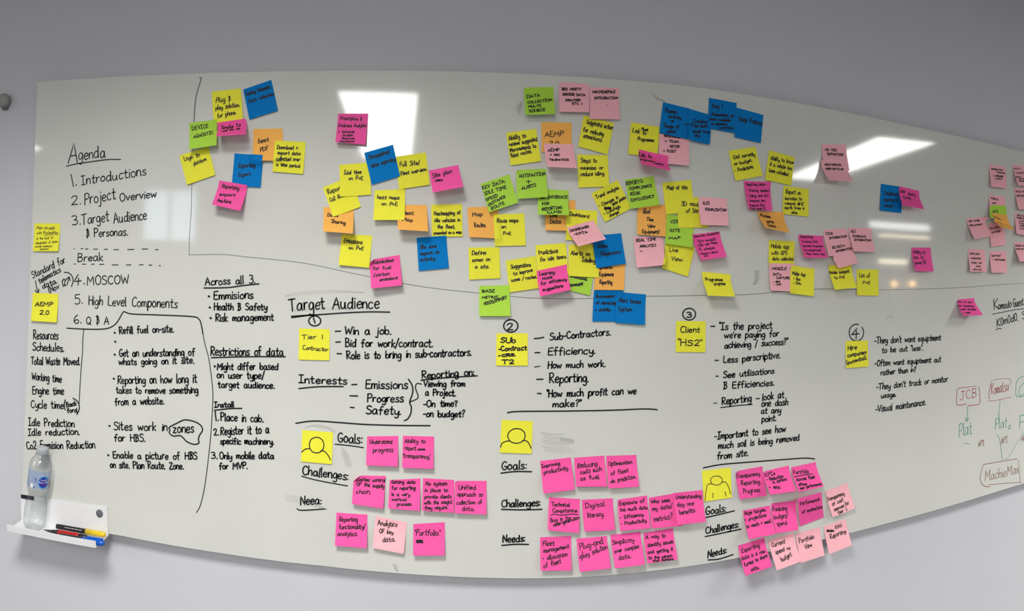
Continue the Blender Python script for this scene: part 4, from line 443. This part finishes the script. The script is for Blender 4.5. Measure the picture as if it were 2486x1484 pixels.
["eraser_smudges","faint grey eraser smudges","smudge",2.2,[],[[1.3247040463154334,[273.6,1041.7,298.1,1037.2,335.1,1035.2]],[1.604962898515752,[281.6,1038.7,306.1,1034.1,330.3,1034.1]],[1.1643162090269374,[274.3,1035.8,298.7,1031.2,327.5,1026.2]],[0.7807397088282287,[286.1,1032.7,310.6,1028.0,345.9,1024.7]],[1.4895022274417884,[282.1,1029.7,306.6,1025.1,352.3,1022.1]],[1.3093194995175812,[282.9,1026.7,307.4,1022.1,331.7,1018.3]],[1.1672989063985604,[275.5,1023.8,300.0,1019.2,323.4,1014.9]],[1.7053184011006497,[284.1,1020.8,308.6,1016.1,354.6,1012.1]],[1.7227040660454254,[277.6,1017.8,302.1,1013.2,345.9,1010.6]],[0.8603843294797648,[287.5,1014.7,312.0,1010.0,337.1,1009.3]],[0.9612314381106064,[289.4,1011.7,313.9,1007.0,348.1,1003.7]],[1.3020889288864361,[280.2,1008.9,304.7,1004.2,337.4,1002.3]],[1.7147347214400206,[281.8,1005.8,306.3,1001.2,353.0,997.3]],[0.7957195463652837,[287.4,1002.8,312.0,998.1,361.0,994.1]],[1.2829290041691883,[287.6,999.8,312.2,995.1,360.5,990.0]],[1.2882388228215418,[284.7,996.9,309.3,992.1,337.5,987.8]],[2,[326.2,1027.2,357.2,1020.6]],[2,[326.3,1025.2,357.2,1019.0]],[2,[326.3,1023.2,357.3,1017.4]],[2,[326.4,1021.2,357.3,1015.8]],[2,[326.5,1019.2,357.4,1014.2]],[1.0,[-289.4,1029.5,-261.3,1039.7,-234.9,1037.7,-214.5,1030.2]],[1.0,[-285.4,1031.4,-261.2,1038.5,-234.9,1036.5,-214.4,1028.6]],[1.0,[-281.4,1033.4,-261.2,1037.3,-234.8,1035.3,-214.4,1027.0]],[1.0,[-277.4,1035.3,-261.2,1036.1,-234.8,1034.1,-214.3,1025.4]],[1.0,[-273.4,1037.2,-261.1,1034.9,-234.7,1032.9,-214.2,1023.8]],[1.0,[-269.4,1039.1,-261.1,1033.7,-234.7,1031.7,-214.2,1022.3]],[2.8548723859586156,[-196.9,987.7,-186.6,980.5]],[2.190381731435688,[-195.0,981.9,-184.4,975.5]],[4.56182746526804,[-193.2,976.0,-182.2,970.5]],[4.969418044764744,[-191.4,970.2,-180.0,965.5]],[2.265554279329185,[-189.6,964.4,-177.9,960.5]],[4.401785963772506,[-187.8,958.6,-175.7,955.5]],[3.2313854820377266,[-186.0,952.8,-173.5,950.5]],[2.452296123358429,[-184.2,946.9,-171.3,945.5]],[1.2,[-330.5,863.9,-295.5,861.5,-256.4,851.4,-227.7,839.1]],[1.2,[-330.4,860.3,-295.4,858.3,-256.4,849.4,-227.7,839.1]],[1.2,[-330.2,856.7,-295.3,855.2,-256.3,847.4,-227.7,839.1]],[1.2,[-330.1,853.1,-295.1,852.0,-256.2,845.4,-227.7,839.1]],[1.2,[-330.0,849.5,-295.0,848.8,-256.2,843.4,-227.7,839.1]],[1.5,[-65.1,721.3,-60.8,711.7,-56.7,706.1]],[1.5,[-63.5,721.4,-59.6,711.8,-55.9,706.1]],[1.5,[-62.0,721.5,-58.5,711.9,-55.1,706.2]],[1.5,[-60.4,721.6,-57.3,711.9,-54.3,706.2]],[1.5,[-58.8,721.7,-56.1,712.0,-53.5,706.3]],[1.5,[-57.2,721.8,-54.9,712.1,-52.7,706.3]],[2.5,[191.1,1817.5,202.8,1830.3]],[2.5,[193.3,1813.6,202.9,1828.3]],[2.5,[195.4,1809.7,203.0,1826.3]],[2.5,[197.6,1805.9,203.0,1824.3]],[2.5,[199.7,1802.0,203.1,1822.3]],[0.8,[-348.1,1346.8,-307.3,1356.8,-226.3,1364.4,-156.0,1361.3]],[0.8,[-348.0,1345.6,-307.2,1354.8,-226.2,1362.8,-156.0,1361.3]],[0.8,[-348.0,1344.4,-307.1,1352.8,-226.2,1361.2,-156.0,1361.3]],[0.8,[-347.9,1343.2,-307.1,1350.8,-226.1,1359.6,-156.0,1361.3]],[0.8,[-347.9,1342.0,-307.0,1348.8,-226.1,1358.0,-156.0,1361.3]],[0.8,[-326.2,1313.6,-265.2,1320.6,-184.6,1322.4]],[0.8,[-326.1,1311.6,-265.1,1318.2,-184.5,1320.8]],[0.8,[-326.1,1309.6,-265.0,1315.8,-184.5,1319.2]],[0.8,[-326.0,1307.6,-264.9,1313.4,-184.4,1317.6]],[1.6,[523.7,1882.2,541.7,1871.4,564.1,1863.3]],[1.6,[528.2,1880.5,541.7,1870.2,564.1,1863.3]],[1.6,[532.6,1878.9,541.8,1868.9,564.1,1863.3]],[1.6,[537.1,1877.3,541.8,1867.7,564.1,1863.3]],[1.6,[541.6,1875.6,541.8,1866.4,564.1,1863.3]],[2.4,[829.4,1441.4,832.6,1419.3,825.5,1405.9]],[2.4,[831.9,1441.4,834.6,1419.3,827.0,1406.0]],[2.4,[834.4,1441.5,836.5,1419.4,828.5,1406.0]],[2.4,[836.9,1441.5,838.5,1419.4,830.0,1406.0]],[2.4,[839.4,1441.6,840.5,1419.4,831.5,1406.0]],[2.4,[841.9,1441.6,842.5,1419.5,833.0,1406.0]],[0.7,[1018.1,1625.2,1034.6,1626.3,1045.4,1638.8,1039.6,1645.4]],[0.5,[1090.6,1632.5,1102.2,1626.2,1106.5,1573.9]],[0.8,[1113.0,1653.3,1107.8,1631.3,1131.5,1616.1,1146.3,1607.4]],[1.2,[1131.4,1618.5,1146.2,1612.3]],[0.9,[1284.6,1437.8,1284.1,1395.3,1287.0,1345.2,1284.8,1310.3]],[4,[1275.3,1309.3,1295.8,1312.5]]]],
]

# ---------------------------------------------------------------- the whiteboard and what is written on it
TOP = [(-1070, 1906), (-880, 1901), (-683, 1896), (-464, 1892), (-239, 1891), (-110, 1893), (37, 1896), (196, 1899), (388, 1904), (592, 1909), (710, 1909), (1007, 1906), (1334, 1899), (1882, 1890), (2550, 1886)]
BOTTOM = [(2550, 692), (1909, 695), (1754, 697), (1270, 697), (690, 689), (500, 689), (378, 690), (255, 693), (10, 700), (-236, 704), (-500, 700), (-753, 693), (-803, 690), (-1073, 684)]
board = tag(empty('whiteboard', (.7, 0, .69)), 'large white glossy whiteboard covered in sticky notes and black handwriting', 'whiteboard')
def onboard(q, name, m):
    q.v = [(x - .7, y, z - .69) for x, y, z in q.v]; return q.build(name, m, board)
q = MB(); ol = [(x / 1000, z / 1000) for x, z in TOP + BOTTOM]; n = len(ol)
q.add([(x, 0, z) for x, z in ol] + [(x, .012, z) for x, z in ol], [tuple(range(n))[::-1], tuple(range(n, 2 * n))] + [(i, (i + 1) % n, n + (i + 1) % n, n + i) for i in range(n)])
panel = onboard(q, 'panel', M['board'])
q = MB(); q.box(-1.03, 2.5, .0121, .0299, .75, 1.84); onboard(q, 'back_frame', M['edge'])
rnd = random.Random(5)
INK = {'k': 'k', 'r': 'r', 'g': 'gg', 'n': 'n', 'd': 'd', 'smudge': 'smudge'}
def boardpoint(a, b): return (a / 1000, -.0005, b / 1000)
for name, label, ink, pen, lines, strokes in WRITING:           # whiteboard > block of writing > its lines
    pts = [(t[1], t[2]) for t in lines] + [(p[0], p[1]) for w, p in strokes]
    cx, cz = sum(p[0] for p in pts) / len(pts) / 1000, sum(p[1] for p in pts) / len(pts) / 1000
    blk = empty(name, (cx - .7, 0, cz - .69)); blk.parent = board; blk['label'] = label
    def sub(q, nm):
        q.v = [(x - cx, y, z - cz) for x, y, z in q.v]; return q.build(nm, M[INK[ink]], blk)
    if ink == 'smudge':
        q = MB()
        for w, pts in strokes: ribbon(q, smooth(list(zip(pts[0::2], pts[1::2])), n=4), pen * w, boardpoint)
        sub(q, 'smear')['kind'] = 'stuff'; continue
    for t in lines:
        q = MB()
        for st in write(*t, rnd): ribbon(q, st, pen * rnd.uniform(.92, 1.06), boardpoint)
        sub(q, 'text_line')
    for w, pts in strokes:
        q = MB(); ribbon(q, smooth(list(zip(pts[0::2], pts[1::2])), n=4), pen * w, boardpoint); sub(q, 'drawn_line')

# ---------------------------------------------------------------- the sticky notes
GN = 14
placed = []                                                     # (bounding box, corners, lift grid) of every note already on the board
def bil(Q, u, v): return (Q[0] * (1 - u) + Q[1] * u) * (1 - v) + (Q[3] * (1 - u) + Q[2] * u) * v
def inv(Q, p):
    u = v = .5
    for _ in range(5):
        e = p - bil(Q, u, v)
        a = (Q[1] - Q[0]) * (1 - v) + (Q[2] - Q[3]) * v; b = (Q[3] - Q[0]) * (1 - u) + (Q[2] - Q[1]) * u
        det = a.x * b.y - a.y * b.x
        if abs(det) < 1e-6: break
        u += (e.x * b.y - e.y * b.x) / det; v += (a.x * e.y - a.y * e.x) / det
    return u, v
def grid_at(G, u, v):
    u = min(max(u, 0), 1) * GN; v = min(max(v, 0), 1) * GN
    i, j = min(int(u), GN - 1), min(int(v), GN - 1); a, b = u - i, v - j
    return (G[j][i] * (1 - a) + G[j][i + 1] * a) * (1 - b) + (G[j + 1][i] * (1 - a) + G[j + 1][i + 1] * a) * b
def sticky_note(col, label, corners, lifts, pen, roll, lines, drawing):
    Q = [Vector(corners[i:i + 2]) for i in (0, 2, 4, 6)]
    tl, lr, ll = lifts
    UV = [[(i / GN, j / GN) for i in range(GN + 1)] for j in range(GN + 1)]
    XZ = [[bil(Q, u, v) for u, v in row] for row in UV]
    prof = lambda v: max(0, (v - .1) / .9) ** 1.4 if tl < 5 else v
    LF = [[.7 + tl + (ll * (1 - u) + lr * u - tl) * prof(v) for u, v in row] for row in UV]
    lo = [min(p[k] for p in Q) for k in (0, 1)]; hi = [max(p[k] for p in Q) for k in (0, 1)]
    floor_ = [[.7] * (GN + 1) for _ in range(GN + 1)]
    for (plo, phi, PQ, PL) in placed:                           # a note lies on top of the notes below it
        if lo[0] > phi[0] or hi[0] < plo[0] or lo[1] > phi[1] or hi[1] < plo[1]: continue
        for j in range(GN + 1):
            for i in range(GN + 1):
                u, v = inv(PQ, XZ[j][i])
                if -.04 < u < 1.04 and -.04 < v < 1.04: floor_[j][i] = max(floor_[j][i], grid_at(PL, u, v) + 1.1)
    for _ in range(4):
        N = [[max(LF[j][i], floor_[j][i]) for i in range(GN + 1)] for j in range(GN + 1)]
        for j in range(GN + 1):
            for i in range(GN + 1):
                nb = [N[y][x] for y, x in ((j - 1, i), (j + 1, i), (j, i - 1), (j, i + 1)) if 0 <= y <= GN and 0 <= x <= GN]
                LF[j][i] = .5 * N[j][i] + .5 * sum(nb) / len(nb)
    LF = [[max(LF[j][i], floor_[j][i]) for i in range(GN + 1)] for j in range(GN + 1)]
    P = [[None] * (GN + 1) for _ in range(GN + 1)]
    for j in range(GN + 1):
        for i in range(GN + 1):
            u, v = UV[j][i]; x, l = XZ[j][i], LF[j][i]
            if roll and u + v < roll:                           # the top left corner rolls forward
                d = (roll - u - v) / 2; f = bil(Q, u + d, v + d); dv = x - f; r = dv.length
                a = min(r / 9.0, 2.3); x = f + dv / r * 9.0 * math.sin(a); l += 9.0 * (1 - math.cos(a))
            P[j][i] = Vector((x.x, -l, x.y)) / 1000
    placed.append((lo, hi, Q, LF))
    org = bil(Q, .5, 0); org = Vector((org.x, -.7, org.y)) / 1000
    m = (GN + 1) ** 2; vs = [P[j][i] - org for j in range(GN + 1) for i in range(GN + 1)]
    vs += [p + Vector((0, .00025, 0)) for p in vs]
    fs = []; at = lambda j, i: j * (GN + 1) + i
    for j in range(GN):
        for i in range(GN):
            f = (at(j, i), at(j + 1, i), at(j + 1, i + 1), at(j, i + 1)); fs += [f, tuple(m + k for k in f[::-1])]
    rim = [at(0, i) for i in range(GN)] + [at(j, GN) for j in range(GN)] + [at(GN, i) for i in range(GN, 0, -1)] + [at(j, 0) for j in range(GN, 0, -1)]
    q = MB(); q.add(vs, fs, True); nr = len(rim)
    q.add([vs[k] for k in rim] + [vs[m + k] for k in rim], [(k, (k + 1) % nr, nr + (k + 1) % nr, nr + k) for k in range(nr)])
    o = q.build('sticky_note', M[col], loc=org)
    tag(o, label, 'sticky note', 'sticky notes on the whiteboard')
    W = (Q[1] - Q[0]).length; H = (Q[3] - Q[0]).length
    def place(a, b):
        u, v = a / W, -b / H; e = .02
        c = grid_at(P, u, v)
        du = grid_at(P, min(u + e, 1), v) - grid_at(P, max(u - e, 0), v); dv = grid_at(P, u, min(v + e, 1)) - grid_at(P, u, max(v - e, 0))
        nn = dv.cross(du).normalized() if du.length and dv.length else Vector((0, -1, 0))
        if nn.y > 0: nn = -nn
        return c + nn * .0005 - org
    q = MB()
    for t, u0, v0, u1, v1, cap in lines:
        for st in write(t, u0 / 100 * W, -v0 / 100 * H, min(u1, 99) / 100 * W, -v1 / 100 * H, cap / 100 * H, rnd, 1.7):
            ribbon(q, [(min(max(a, .5), W - .5), min(max(b, .5 - H), -.5)) for a, b in st], pen, place)
    for s_ in drawing:
        pp = [(u / 100 * W, -v / 100 * H) for u, v in s_]
        ribbon(q, smooth(pp, n=4) if len(pp) > 2 else pp, pen, place)
    t = q.build('handwriting' if lines else 'person_drawing', M['pen'], o)
    return o
for n in NOTES: sticky_note(*n)

# ---------------------------------------------------------------- pen tray with magnets, bottle and markers
TA = R(-4.9)
tray = tag(empty('pen_tray', (-1.070, 0, .664), (0, TA, 0)), 'white metal pen tray held on the lower left corner of the whiteboard', 'pen tray')
TW, TD = .275, .070
q = MB(); q.box(0, TW, -.003, -.0008, 0, .073); q.build('back_plate', M['tray'], tray)
q = MB()
q.sweep([(-.0008, 0), (-.0008, -.002), (-TD, -.008), (-TD, -.006), (-.003, 0)], 0, TW); q.build('shelf', M['tray'], tray)
q = MB(); q.sweep([(-TD, -.0078), (-TD - .0035, -.0078), (-TD - .0045, .0095), (-TD - .002, .0095)], 0, TW); q.build('front_lip', M['tray'], tray)
q = MB(); q.lathe([(.003, .0102), (.0045, .0102), (.005, .0094)], 32, axis='y', base=(.252, 0, .054)); tag(q.build('round_magnet', M['grey'], tray), 'dark grey round magnet')
q = MB(); q.box(.003, .045, -.006, -.003, .063, .073); o = q.build('strip_magnet', M['navy'], tray); o['label'] = 'dark strip magnet'

def marker(name, label, x0, z0, y, length, r, parts, ang):
    """A marker pen lying along x from its left end."""
    e = tag(empty(name, (x0, y, z0), (0, ang, 0)), label, 'marker pen', 'marker pens in the tray')
    for nm, prof, m in parts:
        q = MB(); q.lathe([(a * length, b * r) for a, b in prof], 20, axis='x'); q.build(nm, M[m], e)
    return e
rear = marker('marker_pen', 'black marker pen with yellow end, at the back of the tray', -.945, .6835, -.020, .150, .0064,
    [('barrel', [(0, .6), (.01, .95), (.03, 1), (.6, 1), (.61, .98)], 'black'), ('cap', [(.61, 1.08), (.94, 1.04), (.985, .85), (1, .4)], 'yellow')], TA + R(.6))
q = MB()
for k in range(14): q.box(.030 + k * .0038, .0326 + k * .0038, -.0060, -.0054, .0012, .0034 if k % 3 else .0042)
q.build('label_print', M['print'], rear)
mid = marker('marker_pen', 'black pointed marker pen with red side, in the middle of the tray', -.972, .6750, -.044, .135, .0070,
    [('nib', [(0, .08), (.1, .3), (.22, .55)], 'black'), ('barrel', [(.22, .62), (.34, .9), (.36, 1), (.42, 1)], 'black'), ('red_sleeve', [(.36, 1.02), (.4, 1.06), (.78, 1.06), (.83, 1.0)], 'red'), ('end_cap', [(.83, 1), (.98, .95), (1, .5)], 'black')], TA)
front = marker('marker_pen', 'black marker pen with blue cap, behind the front lip', -.912, .6790, -.0600, .135, .0072,
    [('barrel', [(0, .6), (.02, 1), (.5, 1), (.52, .98)], 'black'), ('cap', [(.52, 1.08), (.9, 1.12), (.97, .9), (1, .45)], 'blue')], TA)
q = MB(); q.sweep([(-.0022, -.004), (.0022, -.004), (.0022, .0118), (-.0022, .0118)], .085, .1305); q.build('clip', M['blue'], front)

lean_y, lean_x = math.atan2(.019, .220), math.atan2(.002, .220)
bottle = tag(empty('water_bottle', (-1.008, -.0355, .6715), (-lean_x, lean_y, 0)), 'clear plastic water bottle with grey cap and round blue emblem, in the pen tray', 'bottle')
prof = [(.004, .0), (.001, .014), (0, .020), (.001, .0245), (.006, .0280), (.013, .0305), (.020, .0315), (.028, .0312), (.032, .0302), (.036, .0312), (.046, .0314), (.050, .0304), (.054, .0312), (.062, .0306), (.066, .0294), (.070, .0300), (.076, .0284),
        (.084, .0262), (.090, .0256), (.096, .0264), (.102, .0286), (.106, .0284), (.110, .0306), (.116, .0316), (.168, .0316), (.174, .0312), (.182, .0296), (.190, .0258), (.197, .0210), (.2015, .0168), (.203, .0160), (.2035, .0175), (.205, .0175), (.2055, .0155)]
q = MB(); q.lathe(prof, 48); q.build('body', M['bottle'], bottle)
q = MB()
capr = [(.2055, .0160), (.206, .0168), (.2215, .0166), (.2235, .0158), (.224, .012)]
q.lathe(capr, 48)
for k in range(48):
    a = 2 * math.pi * k / 48; c, d = math.cos(a), math.sin(a)
    q.box(.0166 * c - .0003, .0166 * c + .0003, .0166 * d - .0003, .0166 * d + .0003, .208, .2205)
q.build('cap', M['cap'], bottle)
def patch(a0, a1, z0, z1, r, n=30):
    q = MB(); q.lathe([(z0, r), (z1, r)], n, a0=R(a0), a1=R(a1)); return q
lab = patch(-152, 12, .117, .166, .03185).build('label', M['film'], bottle)
patch(-102, -88, .1185, .130, .0321, 6).build('barcode_panel', M['print'], lab)
for a, w_, z0, z1 in ((-93, 1.2, .131, .151), (-80, 8, .145, .1475), (-80, 8, .1405, .143), (-80, 8, .1355, .138), (-84, 6, .1195, .1225), (-132, 4, .124, .139)):
    patch(a, a + w_, z0, z1, .0321, 4).build('label_print', M['deep'], lab)
patch(2, 9, .120, .141, .0321, 6).build('red_stripe', M['red'], lab)
CA, CZ, RR = -36.0, .1370, .0319                                # round emblem wrapped on the bottle
def wrap(a, b, off=.0): ang = R(CA) + a / RR; return ((RR + off) * math.cos(ang), (RR + off) * math.sin(ang), CZ + b)
def disc(r0, r1, off, n=36, k=6):
    q = MB(); vs = []; fs = []
    for j in range(k + 1):
        r = r0 + (r1 - r0) * j / k
        vs += [wrap(r * math.cos(2 * math.pi * i / n), r * 1.08 * math.sin(2 * math.pi * i / n), off) for i in range(n)]
    for j in range(k): fs += [(j * n + i, j * n + (i + 1) % n, (j + 1) * n + (i + 1) % n, (j + 1) * n + i) for i in range(n)]
    q.add(vs, fs, True); return q
emb = disc(.0, .0125, .0004).build('round_emblem', M['deep'], lab)
disc(.0125, .0155, .0004, k=2).build('emblem_rim', M['sky'], lab)
q = MB()
for st in write('Nestlé', -.0078, .0040, .0082, .0050, .0042, rnd): ribbon(q, st, .00055, lambda a, b: wrap(a, b, .0008))
for st in write('Pure Life', -.0128, -.0030, .0132, -.0018, .0056, rnd): ribbon(q, st, .0008, lambda a, b: wrap(a, b, .0008))
q.build('emblem_lettering', M['print'], lab)
q = MB()
for k in range(3): ribbon(q, [(-.004 + k * .0036, -.0082), (-.0032 + k * .0036, -.0062)], .0016, lambda a, b: wrap(a, b, .0008))
q.build('emblem_figures', M['magenta'], lab)

# ---------------------------------------------------------------- knob on the wall at the left
knob = tag(empty('wall_bumper', (-1.196, WALL_Y, 1.868)), 'rounded grey plastic knob on the wall at the left frame edge', 'wall bumper')
q = MB(); q.lathe([(0, .017), (.003, .019), (.016, .021), (.022, .0195), (.026, .014), (.027, .002)], 32, axis='y'); q.build('button', M['knob'], knob)
q = MB()
n = 20
ring = [(.009 * math.cos(2 * math.pi * i / n), .005 * math.sin(2 * math.pi * i / n) - .021) for i in range(n)]
for i in range(n):
    a, b = ring[i], ring[(i + 1) % n]
    q.box(min(a[0], b[0]) - .0008, max(a[0], b[0]) + .0008, -.006, -.003, min(a[1], b[1]) - .0008, max(a[1], b[1]) + .0008)
q.build('loop', M['knob'], knob)
